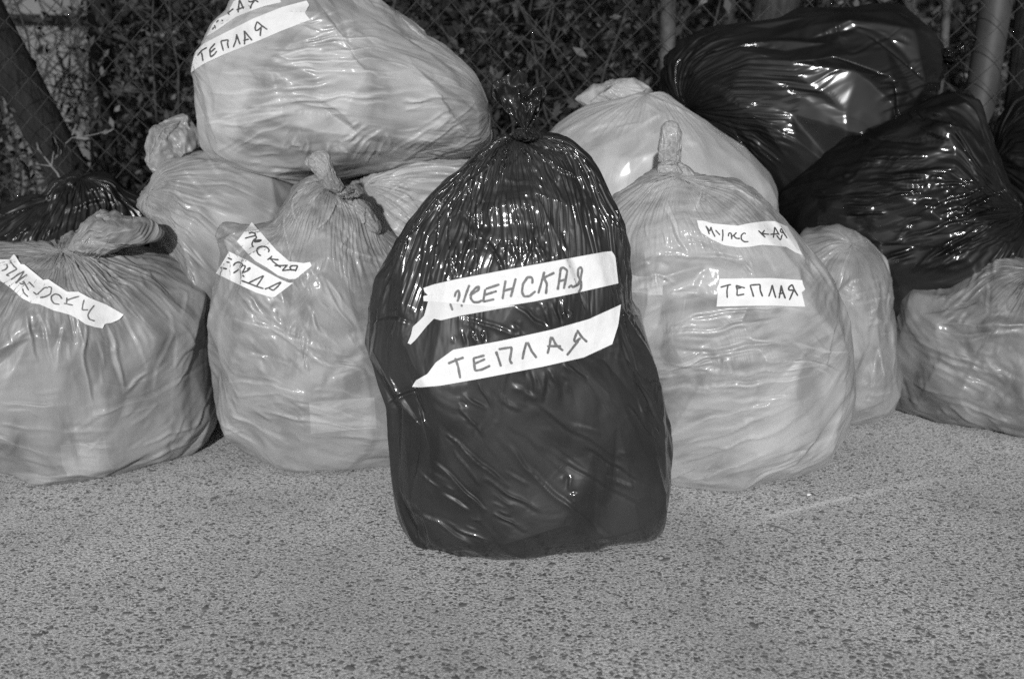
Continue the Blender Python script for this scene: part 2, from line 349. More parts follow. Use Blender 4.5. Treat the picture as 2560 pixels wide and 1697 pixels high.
def make_base(o):
    """o: outline (photo px), Y, D (half depth), ground (rests on the ground), ... -> function from unit directions to points"""
    poly = np.asarray(o['outline'], float)
    c = np.asarray(o.get('c', None) if o.get('c') is not None else (0.5 * (poly.min(0) + poly.max(0))), float)
    C = at(c[0], c[1], o['Y']); a = math.atan2(C[0], C[1])
    R = np.array((math.cos(a), -math.sin(a), 0)); Fw = np.array((-math.sin(a), -math.cos(a), 0)); U = np.array((0, 0, 1.))
    nb = 240; tgt = poly_radius(poly, c, nb); tgt = smooth_c(tgt, 1)
    sc = np.linalg.norm(C - CP) / FPX
    b = Bag(); b.r = tgt * sc; b.C = C; b.R = R; b.U = U; b.F = Fw
    D = o['D']; sag = o.get('sag', 0.12); lump = o.get('lump', 0.07); seed = o.get('seed', 1); ex = o.get('box', 0.86)
    lf = o.get('lf', 1.9)
    gnd = o.get('ground', False); hz = o.get('hz', 0.035)
    def f(n):
        s = np.hypot(n[..., 0], n[..., 1]); th = np.arctan2(n[..., 1], n[..., 0])
        x = (th + np.pi) / (2 * np.pi) * nb - 0.5; i = np.floor(x).astype(int); w = x - i
        r = b.r[i % nb] * (1 - w) + b.r[(i + 1) % nb] * w
        # away from the rim the local outline detail fades, so the belly stays round
        rs = smooth_c(b.r, 30); r2 = rs[i % nb] * (1 - w) + rs[(i + 1) % nb] * w
        k = np.clip(s, 0, 1) ** 3; r = r2 * (1 - k) + r * k
        cdep = np.sign(n[..., 2]) * np.abs(n[..., 2]) ** ex; ss = s ** ex
        l1 = perlin(n * lf + seed * 7.3) * lump + perlin(n * lf * 2.3 + seed * 3.1) * lump * 0.45
        dep = D * (1 + sag * -n[..., 1]) * (1 + l1 * np.clip(n[..., 2] * 1.6, -1, 1) * np.sign(n[..., 2]) * 2.0)
        P = C + (r * ss * np.cos(th) )[..., None] * R + (r * ss * np.sin(th))[..., None] * U + (dep * cdep)[..., None] * Fw
        if gnd:
            z = P[..., 2]; P[..., 2] = np.where(z > hz, z, hz * np.exp(np.minimum((z - hz) / hz, 0)) )
        return P
    b.f = f
    # fit the projected silhouette to the outline
    th = np.linspace(-np.pi, np.pi, 360, endpoint=False); al = np.linspace(0.0, np.pi, 61)
    n = np.stack((np.sin(al)[:, None] * np.cos(th), np.sin(al)[:, None] * np.sin(th), np.cos(al)[:, None] * np.ones_like(th)), -1)
    for it in range(16):                                        # every meridian just touches the outline
        q = proj(f(n)) - c; rho = np.hypot(q[..., 0], q[..., 1]); ph = np.arctan2(-q[..., 1], q[..., 0])
        x = (ph + np.pi) / (2 * np.pi) * nb - 0.5; i = np.floor(x).astype(int); w = x - i
        g = (rho / (tgt[i % nb] * (1 - w) + tgt[(i + 1) % nb] * w)).max(0)
        xb = (np.arange(nb) + 0.5) / nb * 360; k = np.floor(xb).astype(int) % 360; w = xb - np.floor(xb)
        gb = g[k] * (1 - w) + g[(k + 1) % 360] * w
        b.r = np.clip(b.r * smooth_c(1 / gb, 1) ** 0.7, tgt * sc * 0.5, tgt * sc * 1.15)
        b.err = np.abs(gb - 1).mean()
    b.r = b.r * (1.012 if o.get('fc', 1) else 1.0)              # flat spans pull the outline in a little
    pa = o.get('pole', (0, 1, 0.1)); pa = np.array(pa, float); pa /= np.linalg.norm(pa)
    bb = np.array((0, 0, -1.)) + 0.001; bb -= pa * (bb @ pa); bb /= np.linalg.norm(bb); cc = np.cross(pa, bb)
    b.axes = (pa, bb, cc)
    return b
def dirs(b, M, Nn, v0=0.05, v1=0.05):
    v = np.linspace(v0, np.pi - v1, M)[:, None]; u = np.linspace(0, 2 * np.pi, Nn, endpoint=False)[None]; u = u + 0.55 * np.sin(u)   # more columns on the side facing the street
    pa, bb, cc = b.axes
    return (np.cos(v)[..., None] * pa + np.sin(v)[..., None] * (np.cos(u)[..., None] * bb + np.sin(u)[..., None] * cc)), v, u
def normals(B):
    du = np.roll(B, -1, 1) - np.roll(B, 1, 1); dv = np.gradient(B, axis=0)
    n = np.cross(dv, du); n /= np.linalg.norm(n, axis=-1, keepdims=True) + 1e-9
    return n
def rel(a, b, L, k):
    d = b - a; l = np.sqrt((d * d).sum(-1)) + 1e-9
    c = (d * ((l - L) / l * (0.5 * k))[..., None]); return c
def solve(b, o):
    M, Nn = o['res']; disp = None
    for lev, (div, iters) in enumerate(((8, 130), (4, 110), (2, 70), (1, 40))):
        m, n_ = M // div, Nn // div
        nd, v, u = dirs(b, m, n_)
        B = b.f(nd)
        nor = normals(B)
        if ((B - b.C) * nor).sum() < 0: nor = -nor
        # film excess: gathers round the tie, gathers round the base, patches elsewhere
        p1 = np.clip(0.5 + 1.3 * perlin(nd * 1.7 + o['seed'] * 5.1), 0, 1.6); p2 = np.clip(0.5 + 1.3 * perlin(nd * 1.7 + o['seed'] * 9.7 + 40), 0, 1.6)
        eh = o.get('eh', 0.03) * p1 + o.get('eg', 0.35) * np.exp(-(v / o.get('vg', 0.75)) ** 2) + o.get('eb', 0.1) * np.exp(-((np.pi - v) / 0.7) ** 2)
        ev = o.get('ev', 0.03) * p2 + 0 * eh
        fr = (0.35, 0.5, 0.75, 1.0)[lev]; eh = eh * fr; ev = ev * fr
        e_h = np.roll(B, -1, 1) - B; e_v = B[1:] - B[:-1]
        lh0 = np.linalg.norm(e_h, axis=-1); lv0 = np.linalg.norm(e_v, axis=-1)
        Lh = lh0 * (1 + eh); Lv = lv0 * (1 + 0.5 * (ev[1:] + ev[:-1]))
        dot = (e_h[:-1] * e_v).sum(-1); kk = (1 + eh[:-1]) * (1 + 0.5 * (ev[1:] + ev[:-1]))
        a2, c2 = Lh[:-1] ** 2, Lv ** 2
        Ld1 = np.sqrt(np.maximum(a2 + c2 + 2 * dot * kk, 1e-10))          # (i,j)->(i+1,j+1)
        Ld2 = np.sqrt(np.maximum(a2 + c2 - 2 * dot * kk, 1e-10))          # (i,j+1)->(i+1,j)
        if disp is None:
            off = (rng.normal(size=(m, n_)) * 0.004)[..., None] * nor
        else:
            Pm, Pn = disp.shape[:2]
            x = np.linspace(0, Pm - 1, m); i0 = np.minimum(x.astype(int), Pm - 2); w = (x - i0)[:, None, None]
            t0 = disp[i0] * (1 - w) + disp[i0 + 1] * w
            y = np.arange(n_) * Pn / n_; j0 = y.astype(int); w = (y - j0)[None, :, None]
            off = t0[:, j0 % Pn] * (1 - w) + t0[:, (j0 + 1) % Pn] * w
            off = off + (perlin(nd * 38.0 + o['seed']) * (0.0012 / (lev + 1)))[..., None] * nor
        X = (B + off).astype(np.float32); B = B.astype(np.float32); nor = nor.astype(np.float32)
        Lh, Lv, Ld1, Ld2 = (q.astype(np.float32) for q in (Lh, Lv, Ld1, Ld2))
        kb = o.get('kb', (0.01, 0.015, 0.03, 0.05))[lev]; ka = o.get('ka', 0.012)
        dmin, dmax = o.get('dlim', (-0.012, 0.02))
        for it in range(iters):
            c = rel(X[:, 0::2], X[:, 1::2], Lh[:, 0::2], 1.0); X[:, 0::2] += c; X[:, 1::2] -= c
            Z = np.roll(X[:, 0::2], -1, 1); c = rel(X[:, 1::2], Z, Lh[:, 1::2], 1.0); X[:, 1::2] += c; X[:, 0::2] -= np.roll(c, 1, 1)
            for s0 in (0, 1):
                A_ = X[s0:-1:2]; Z_ = X[s0 + 1::2]; k_ = min(len(A_), len(Z_)); A_ = A_[:k_]; Z_ = Z_[:k_]
                c = rel(A_, Z_, Lv[s0::2][:k_], 1.0); A_ += c; Z_ -= c
                Zr = np.roll(Z_, -1, 1); c = rel(A_, Zr, Ld1[s0::2][:k_], 0.5); A_ += c; Z_ -= np.roll(c, 1, 1)
                Ar = np.roll(A_, -1, 1); c = rel(Ar, Z_, Ld2[s0::2][:k_], 0.5); A_ += np.roll(c, 1, 1); Z_ -= c
            d = X - B
            lap = np.roll(d, 1, 1) + np.roll(d, -1, 1) - 2 * d
            lap[1:-1] += d[2:] + d[:-2] - 2 * d[1:-1]
            d = d + kb * lap * 0.5 - ka * d
            h = (d * nor).sum(-1); hc = np.clip(h, dmin, dmax); d += ((hc - h))[..., None] * nor
            tl = np.sqrt((d * d).sum(-1)); d *= np.minimum(1, 0.03 / (tl + 1e-9))[..., None]
            X = B + d
            if o.get('ground'): X[..., 2] = np.maximum(X[..., 2], 0.0015)
        disp = (X - B).astype(np.float64)
    uv = np.stack(np.broadcast_arrays(np.linspace(0, 1, Nn)[None], np.linspace(0, 1, M)[:, None]), -1)
    return X.astype(np.float64), uv
_tab = np.random.default_rng(9).uniform(-1, 1, 4096)
def flat_facets(x, y, n, seed):
    """heights joined by flat triangles: creased film; x is periodic with n cells"""
    i = np.floor(x).astype(int); j = np.floor(y).astype(int); fx, fy = x - i, y - j
    def h(a, c): return _tab[(_perm[(a % n) & 255] * 7 + _perm[(c + seed * 13) & 255] * 31 + (a % n) * 17 + c * 3) & 4095]
    a, b_, c, d = h(i, j), h(i + 1, j), h(i, j + 1), h(i + 1, j + 1)
    flip = h(i * 3 + 1, j * 5 + 2) > 0                         # diagonal of each cell runs one way or the other
    up = np.where(fx > fy, a + (b_ - a) * fx + (d - b_) * fy, a + (c - a) * fy + (d - c) * fx)
    dn = np.where(fx + fy < 1, a + (b_ - a) * fx + (c - a) * fy, d + (c - d) * (1 - fx) + (b_ - d) * (1 - fy))
    return np.where(flip, up, dn)
def facet_shift(b, o, nd, v, u):
    """taut film spans flat between high points: offset from the round base to an irregular net of flat triangles"""
    n, m, tw, amp, k = o.get('fc', (22, 8, 0.2, 0.006, 0.75)); r = np.random.default_rng(o['seed'] + 900)
    J = np.arange(m + 1)[:, None]; I = np.arange(n)[None]
    vj = np.clip((J + r.uniform(-0.38, 0.38, (m + 1, n))) / m, 0.012, 0.988) * np.pi
    uj = 2 * np.pi * (I + 0.5 * (J % 2) + r.uniform(-0.36, 0.36, (m + 1, n))) / n - tw * (J / m * np.pi)
    pa, bb, cc = b.axes
    P = b.f(np.cos(vj)[..., None] * pa + np.sin(vj)[..., None] * (np.cos(uj)[..., None] * bb + np.sin(uj)[..., None] * cc))
    q = P - b.C; q /= np.linalg.norm(q, axis=-1, keepdims=True) + 1e-9
    P = P + q * (amp * r.normal(size=(m + 1, n)))[..., None]
    y = np.clip(v / np.pi * m, 0, m - 1e-4) + 0 * u; j = np.floor(y).astype(int); fy = (y - j)[..., None]
    x0 = (u + tw * v) / (2 * np.pi) * n + 0 * v - 0.5 * (j % 2)
    s = j % 2 == 0
    # sheared coordinate: within the row pair the lattice moves by half a cell
    h = np.where(s, 0.5, -0.5)
    xr = x0 - h * (y - j); ir = np.floor(xr).astype(int); fx = (xr - ir)[..., None]
    A, A2 = P[j, ir % n], P[j, (ir + 1) % n]
    B_, B2 = P[j + 1, ir % n], P[j + 1, (ir + 1) % n]
    lo = A + (A2 - A) * fx + (B_ - A) * fy; up = B2 + (B_ - B2) * (1 - fx) + (A2 - B2) * (1 - fy)
    L = np.where(fx + fy < 1, lo, up)
    d = L - b.f(nd); d *= np.minimum(1, 0.035 / (np.linalg.norm(d, axis=-1, keepdims=True) + 1e-9))
    w = np.clip((v - 0.25) / 0.5, 0, 1) * (1 - 0.6 * np.clip((v - 1.9) / 0.6, 0, 1)) + 0 * u
    return d * (k * w)[..., None]
def ridges(b, o, X):
    M, Nn = o['res']; nd, v, u = dirs(b, M, Nn); sd = o['seed'] * 1.37
    if o.get('fc', 1): X = X + facet_shift(b, o, nd, v, u)
    nor = normals(X)
    if ((X - b.C) * nor).sum() < 0: nor = -nor
    H = np.zeros((M, Nn)); w1 = perlin(nd * 2.6 + sd); w2 = perlin(nd * 2.6 + sd + 50); w3 = perlin(nd * 7 + sd + 9); w4 = perlin(nd * 7 + sd + 29)
    wp = o.get('warp', 0.3)
    for kind, (amp, fu, fv, tw) in (('a', o.get('rg', (0.0035, 6, 1.6, 0.2))), ('b', o.get('rg2', (0.0, 1.2, 8, 0)))):
        if amp == 0: continue
        g = perlin(nd * 1.9 + sd * 3); g = g if kind == 'a' or 'rg2' not in o else -g
        gate = np.clip(0.6 + 1.5 * g, 0.3, 1.0)
        for oc, (f, w) in enumerate(((1, 1), (2.3, 0.36), (5.1, 0.13))):
            n = int(round(fu * 4 * f)); n2 = fv * 1.7 * f
            if kind == 'a': x = (u + tw * v) / (2 * np.pi) * n + 0 * v; y = v * n2 + 0 * u
            else: x = u / (2 * np.pi) * n + 0 * v; y = (v + tw * (u - np.pi)) * n2
            x = x + wp * (n / 16) * w1 * 2 + w3 * 0.22; y = y + wp * 2.0 * w2 + w4 * 0.22
            H += amp * w * gate * flat_facets(x, y, n, int(sd * 10) + oc * 7 + (3 if kind == 'b' else 0))
    return X + nor * H[..., None], np.clip(H / 0.006, 0, 0.5)
def grid_faces(M, Nn, closed=True):
    i = np.arange(M - 1)[:, None] * Nn; j = np.arange(Nn if closed else Nn - 1)[None]; j2 = (j + 1) % Nn
    return np.stack((i + j, i + j2, i + Nn + j2, i + Nn + j), -1).reshape(-1, 4)
def bag_mesh(X, uv, loc):
    M, Nn = X.shape[:2]; F = grid_faces(M, Nn)
    V = X.reshape(-1, 3); U = uv.reshape(-1, 2)
    top, bot = X[0].mean(0), X[-1].mean(0)
    V = np.concatenate((V, [top, bot])); U = np.concatenate((U, [(0.5, 0), (0.5, 1)])); n = M * Nn
    j = np.arange(Nn); j2 = (j + 1) % Nn; l = (M - 1) * Nn
    # caps as quads with a doubled centre would be degenerate; use pairs of columns instead
    je = np.arange(0, Nn, 2)
    F = np.concatenate((F, np.stack((np.full_like(je, n), (je + 2) % Nn, (je + 1) % Nn, je), -1), np.stack((np.full_like(je, n + 1), l + je, l + (je + 1) % Nn, l + (je + 2) % Nn), -1)))
    return V - loc, F, U

GP, GB = 'pale garbage bags in the heap', 'black garbage bags in the heap'
BAGS = {}
def blob(outline, Y, D, res=(64, 96), seed=1, **k):
    if seed > 200: k.setdefault('fc', (12, 6, 0.3, 0.0022 if D > 0.04 else 0.0012, 0.8))
    d = dict(outline=outline, Y=Y, D=D, res=res, seed=seed); d.update(k); return d
SPEC = {
 'front_black': blob([(1282,345),(1250,347),(1219,376),(1188,398),(1148,438),(1099,474),(1041,541),(996,586),(969,653),(938,720),(916,778),(920,836),(929,880),(942,943),(960,990),(973,1012),(972,1040),(978,1118),(980,1191),(985,1256),(998,1303),(1020,1340),(1038,1373),(1060,1382),(1096,1394),(1154,1403),(1227,1403),(1300,1396),(1391,1385),(1463,1376),(1532,1362),(1554,1367),(1602,1369),(1631,1354),(1660,1318),(1674,1285),(1682,1209),(1680,1154),(1667,1093),(1660,1034),(1648,950),(1636,870),(1616,805),(1578,772),(1568,702),(1567,612),(1545,532),(1514,483),(1492,425),(1460,385),(1416,349),(1353,342),(1322,340)],
   1.76, 0.165, (480, 480), 11, ground=True, c=(1300, 890), pole=(-0.02, 1, 0.12), eh=0.008, ev=0.004, eg=0.42, vg=0.8, eb=0.02, sag=0.2, lump=0.05, lf=1.6, box=0.74, rg=(0.0037, 8, 1.6, -0.75), warp=0.35, fc=(31, 9, -0.6, 0.0055, 0.8)),
 'left_pale': blob([(-40,612),(0,612),(75,604),(149,602),(184,587),(215,592),(300,612),(348,624),(428,634),(448,666),(502,694),(527,724),(522,778),(525,828),(530,903),(542,977),(545,1037),(517,1107),(462,1146),(398,1171),(313,1201),(249,1211),(124,1213),(55,1201),(30,1184),(0,1176),(-90,1150),(-190,1040),(-220,880),(-190,740),(-120,650)],
   2.15, 0.23, (320, 352), 21, ground=True, c=(165, 880), pole=(0.06, 1, 0.35), eh=0.015, ev=0.01, eg=0.35, vg=0.65, eb=0.03, rg=(0.0036, 6, 1.8, 0.1), rg2=(0.0036, 2, 5, 0.25), warp=0.3, fc=(24, 9, 0.1, 0.006, 0.7)),
 'middle_pale': blob([(797,440),(775,446),(740,470),(719,506),(700,530),(690,552),(640,566),(600,562),(545,556),(528,580),(545,613),(560,640),(542,685),(525,753),(522,843),(534,921),(548,1033),(562,1084),(612,1129),(663,1157),(736,1179),(786,1188),(893,1188),(980,1199),(1060,1192),(1110,1090),(1120,900),(1090,740),(1040,640),(985,590),(949,558),(915,490),(893,470),(859,468)],
   2.19, 0.21, (320, 352), 31, ground=True, c=(800, 850), pole=(0.12, 1, 0.25), eh=0.015, ev=0.01, eg=0.3, vg=0.6, eb=0.06, rg=(0.0034, 6, 1.8, -0.2), rg2=(0.0038, 2, 5, -0.35), warp=0.3, fc=(24, 9, -0.35, 0.006, 0.7)),
 'lying_pale': blob([(384,439),(408,412),(449,396),(498,386),(600,384),(700,400),(770,440),(790,560),(780,760),(740,960),(600,1010),(480,985),(420,860),(410,700),(404,640),(396,571),(364,540),(350,520),(347,500),(359,478),(378,456)],
   2.42, 0.2, (160, 240), 41, ground=True, c=(580, 650), pole=(-0.75, 0.75, 0.35), eh=0.015, ev=0.01, eg=0.3, vg=0.7, lump=0.1, rg=(0.0042, 5, 1.5, 0.2)),
 'behind_pale': blob([(890,450),(940,420),(1020,395),(1100,380),(1180,390),(1260,430),(1330,560),(1340,800),(1290,980),(1100,1015),(920,980),(850,800),(830,600),(850,500)],
   2.47, 0.2, (160, 240), 51, ground=True, pole=(-0.55, 0.8, 0.4), eh=0.05, ev=0.02, eg=0.3, vg=0.9, rg=(0.0042, 7, 1.0, 0)),
 'top_pale': blob([(497,286),(492,255),(489,229),(477,176),(482,150),(493,135),(513,94),(538,53),(566,35),(579,0),(620,-60),(720,-105),(820,-90),(900,-40),(942,0),(983,28),(1020,53),(1052,88),(1101,110),(1146,147),(1179,180),(1199,220),(1215,261),(1228,347),(1195,392),(1134,404),(1073,402),(1032,416),(971,426),(930,439),(889,441),(848,453),(780,462),(726,463),(685,461),(624,441),(542,408),(505,380),(495,326)],
   2.50, 0.27, (320, 352), 61, c=(850, 190), pole=(1, -0.22, 0.1), eh=0.03, ev=0.01, eg=0.1, vg=0.8, eb=0.05, lump=0.08, sag=0.15, rg=(0.0040, 9, 1.2, 0.1), warp=0.25, fc=(26, 7, 0.1, 0.006, 0.7)),
 'right_pale': blob([(1532,491),(1602,448),(1640,425),(1682,416),(1757,440),(1843,452),(1886,480),(1918,518),(1971,566),(2014,620),(2068,673),(2100,732),(2121,786),(2135,861),(2140,936),(2137,1005),(2124,1064),(2100,1118),(2068,1161),(2009,1187),(1945,1193),(1896,1219),(1821,1227),(1736,1227),(1687,1236),(1620,1225),(1560,1150),(1530,1000),(1500,850),(1480,700),(1490,560)],
   2.10, 0.23, (336, 384), 71, ground=True, c=(1810, 860), pole=(-0.3, 1, 0.3), eh=0.015, ev=0.01, eg=0.15, vg=0.55, eb=0.06, rg=(0.0027, 6, 1.8, 0.1), rg2=(0.0036, 1.6, 6, 0.14), warp=0.25, fc=(18, 12, 0.2, 0.006, 0.7)),
 'back_right_pale': blob([(1371,332),(1400,300),(1461,271),(1500,261),(1571,246),(1607,236),(1661,236),(1715,275),(1774,317),(1839,358),(1894,399),(1931,432),(1942,482),(1946,540),(1950,700),(1930,900),(1800,1010),(1560,1020),(1380,980),(1320,800),(1310,560),(1330,410)],
   2.54, 0.23, (192, 272), 81, ground=True, c=(1640, 620), pole=(-0.1, 1, 0.15), eh=0.015, ev=0.01, eg=0.15, vg=0.5, lump=0.06, rg=(0.0031, 5, 1.4, 0.2), fc=(18, 8, 0.2, 0.006, 0.6)),
 'small_pale': blob([(1985,590),(2000,573),(2024,571),(2060,560),(2095,557),(2130,571),(2166,595),(2198,627),(2217,654),(2231,690),(2227,725),(2231,745),(2228,761),(2237,828),(2249,895),(2257,935),(2255,986),(2241,1030),(2206,1050),(2166,1058),(2130,1065),(2060,1060),(2000,1010),(1970,850),(1962,700)],
   2.44, 0.19, (160, 224), 91, ground=True, c=(2110, 820), pole=(0.0, 1, 0.5), eh=0.015, ev=0.01, eg=0.08, vg=0.6, rg=(0.0031, 4, 1.5, 0), rg2=(0.0031, 2, 4, 0.2)),
 'far_right_pale': blob([(2212,700),(2258,672),(2304,676),(2380,672),(2415,644),(2467,619),(2514,614),(2560,630),(2680,660),(2780,760),(2820,900),(2790,1020),(2700,1090),(2620,1098),(2560,1091),(2494,1079),(2415,1065),(2336,1048),(2277,1032),(2240,1015),(2222,960),(2216,860),(2212,761)],
   2.44, 0.24, (208, 288), 101, ground=True, c=(2500, 860), pole=(0.25, 1, 0.45), eh=0.025, ev=0.015, eg=0.12, vg=0.8, rg=(0.0036, 5, 1.5, 0.1), rg2=(0.0042, 2, 6, -0.4), fc=(28, 12, -0.3, 0.005, 0.65)),
 'top_black': blob([(1660,239),(1658,205),(1662,179),(1666,150),(1676,133),(1710,101),(1774,73),(1857,64),(1921,53),(1990,30),(2059,28),(2151,16),(2220,7),(2266,18),(2302,50),(2335,83),(2353,110),(2362,138),(2362,174),(2353,202),(2330,260),(2310,340),(2260,480),(2160,590),(2050,640),(1940,600),(1850,480),(1780,360),(1715,290),(1680,262)],
   2.84, 0.19, (224, 320), 111, c=(2000, 270), pole=(-0.9, -0.02, 0.62), eh=0.02, ev=0.01, eg=0.5, vg=0.55, eb=0.4, lump=0.02, rg=(0.0042, 4, 1.1, 0.25), warp=0.35, fc=(32, 10, 0.3, 0.008, 0.85)),
 'right_black': blob([(2052,390),(2082,367),(2151,331),(2243,289),(2312,257),(2353,222),(2381,219),(2426,234),(2449,250),(2468,285),(2477,349),(2500,420),(2530,480),(2590,560),(2620,680),(2600,860),(2500,950),(2300,962),(2120,920),(1990,800),(1930,650),(1925,560),(1945,480)],
   2.60, 0.20, (256, 352), 121, ground=True, c=(2280, 560), pole=(1, 0.2, 0.3), eh=0.025, ev=0.0, eg=0.4, vg=0.7, lump=0.03, rg=(0.0045, 11, 0.9, 0.0), warp=0.2, fc=(44, 9, 0.0, 0.006, 0.75)),
 'edge_black': blob([(2540,235),(2500,300),(2478,400),(2470,520),(2490,700),(2520,860),(2600,940),(2760,930),(2840,760),(2850,500),(2790,320),(2700,230),(2600,205)],
   2.90, 0.14, (128, 192), 131, ground=True, pole=(-0.7, 0.6, 0.4), eh=0.06, ev=0.03, eg=0.4, rg=(0.0036, 5, 1.2, 0.1)),
 'left_black': blob([(-60,545),(0,527),(61,498),(122,486),(135,455),(176,439),(229,437),(278,441),(302,470),(350,490),(395,520),(420,640),(400,840),(300,980),(60,985),(-130,960),(-190,760),(-150,600)],
   2.56, 0.2, (192, 272), 141, ground=True, pole=(0.35, 0.9, 0.2), eh=0.09, ev=0.03, eg=0.5, vg=0.9, rg=(0.0042, 5, 1.1, 0.2), fc=(26, 6, 0.2, 0.007, 0.8)),
}
# gathered ends, knots and flaps of film: small pieces with the same construction, children of their bag
SUB = {
 'front_black': [('knot', blob([(1270,338),(1282,326),(1300,318),(1325,318),(1345,328),(1360,338),(1352,350),(1320,356),(1290,354)], 1.73, 0.03, seed=201, eh=0.25, ev=0.02, rg=(0.0014, 2.6, 1.0, 0.6), eg=0.2, lump=0.5, lf=3.5))],
 'left_pale': [('gathered_end', blob([(168,625),(184,592),(200,568),(219,548),(238,533),(254,522),(266,531),(272,536),(288,524),(299,534),(308,542),(340,541),(368,542),(392,556),(408,570),(412,582),(410,594),(396,606),(378,612),(352,600),(345,622),(310,622),(270,640),(236,645),(205,640)], 2.12, 0.06, (96, 160), 211, c=(262, 585), pole=(-0.9, -0.5, 0.15), eh=0.2, ev=0.0, rg=(0.0014, 3, 0.8, 0.3), eg=0.5, lump=0.22, lf=1.8))],
 'middle_pale': [('tied_end', blob([(757,410),(768,392),(781,382),(800,376),(814,377),(824,388),(831,405),(842,439),(862,468),(852,482),(830,478),(812,470),(797,450),(786,432),(772,420)], 2.09, 0.022, (72, 112), 221, c=(806, 424), pole=(0.55, -0.8, 0.2), eh=0.22, ev=0.0, rg=(0.0014, 3, 0.8, 0.5), eg=0.3, lump=0.2, lf=2.5)),
                 ('knot', blob([(826,470),(842,462),(866,466),(886,462),(905,468),(914,480),(900,494),(872,500),(846,494),(830,486)], 2.12, 0.03, (56, 96), 222, eh=0.25, ev=0.02, rg=(0.0014, 2.6, 1.0, 0.6), eg=0.3, lump=0.5, lf=3.0)),
                 ('loose_tail', blob([(862,488),(880,480),(900,488),(918,508),(936,536),(949,556),(955,572),(953,584),(940,588),(926,588),(905,576),(890,562),(876,540),(866,512)], 2.13, 0.028, (72, 112), 223, c=(908, 540), pole=(-0.5, 0.85, 0.2), eh=0.2, ev=0.0, rg=(0.0014, 3, 0.8, 0.3), eg=0.4, lump=0.2, lf=2.5))],
 'lying_pale': [('gathered_end', blob([(380,318),(367,343),(362,370),(363,392),(366,420),(384,447),(420,430),(455,405),(490,392),(500,372),(500,330),(496,316),(482,302),(466,286),(453,280),(440,288),(429,294),(404,308)], 2.44, 0.05, (96, 144), 231, c=(432, 365), pole=(0.5, -0.85, 0.2), eh=0.12, ev=0.05, eg=0.3, lump=0.3, lf=1.8))],
 'right_pale': [('tied_end', blob([(1652,318),(1662,306),(1680,300),(1696,310),(1704,335),(1703,370),(1702,404),(1690,414),(1664,412),(1646,404),(1645,370),(1650,340)], 2.115, 0.018, (72, 112), 241, pole=(0.05, -1, 0.2), eh=0.2, ev=0.0, rg=(0.0014, 3, 0.8, 0.3), eg=0.3, lump=0.15)),
                ('knot', blob([(1640,412),(1665,402),(1700,404),(1728,420),(1742,440),(1738,456),(1712,462),(1680,452),(1652,440),(1640,428)], 2.09, 0.02, (56, 96), 242, eh=0.25, ev=0.02, rg=(0.0014, 2.6, 1.0, 0.6), eg=0.3, lump=0.5, lf=2.6))],
 'back_right_pale': [('gathered_end', blob([(1434,243),(1450,228),(1482,211),(1496,212),(1507,211),(1520,204),(1536,200),(1560,196),(1582,195),(1607,200),(1620,210),(1632,221),(1638,236),(1610,250),(1570,258),(1520,270),(1461,272),(1446,256)], 2.6, 0.06, (80, 128), 251, c=(1540, 236), pole=(0.2, -0.9, 0.1), eh=0.12, ev=0.08, eg=0.3, lump=0.3))],
 'top_black': [('knot', blob([(2356,122),(2372,118),(2384,128),(2386,146),(2374,158),(2358,152)], 2.72, 0.025, (40, 64), 262, eh=0.25, ev=0.02, rg=(0.0014, 2.6, 1.0, 0.6), eg=0.2, lump=0.5, lf=3.0))],
}
RUFFLES = {   # gathered mouths: fan of film from the knot to an uneven rim
 'front_black': ('tied_mouth', (1312, 326), [(1262,270),(1229,239),(1231,211),(1257,193),(1277,180),(1293,170),(1318,187),(1311,208),(1307,229),(1336,211),(1364,205),(1362,243),(1345,292)], 1.73, 0.022),
 'top_black': ('tied_mouth', (2374, 138), [(2392,116),(2432,90),(2446,98),(2420,118),(2428,130),(2398,142),(2380,165),(2366,172)], 2.72, 0.016),
}
DARKB = film('black_film_scuffed', 0.009, 0.021, 0.48, 0.10, 0.003, 0.25, su=60, sv=2.2, coat=0.75, facets=0.16)
DARK2 = film('black_film', 0.002, 0.005, 0.55, 0.04, 0.003, 0.12, su=40, sv=2, coat=0.5, facets=0.05)
DARK3 = film('black_film_dusty', 0.006, 0.014, 0.36, 0.08, 0.008, 0.4, su=40, sv=2, coat=0.2, facets=0.1)
DARK4 = film('black_film_matt', 0.003, 0.007, 0.55, 0.05, 0.003, 0.12, su=40, sv=2, coat=0.3, facets=0.06)
def pale(name, lo, hi, **k):
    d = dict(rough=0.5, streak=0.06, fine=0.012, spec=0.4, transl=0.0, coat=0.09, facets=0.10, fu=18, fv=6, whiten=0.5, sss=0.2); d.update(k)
    return film(name, lo, hi, **d)
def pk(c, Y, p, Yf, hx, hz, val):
    C = at(c[0], c[1], Y); q = at(p[0], p[1], Yf); return (q[0] - C[0], 0.0, q[2], hx, hz, val)
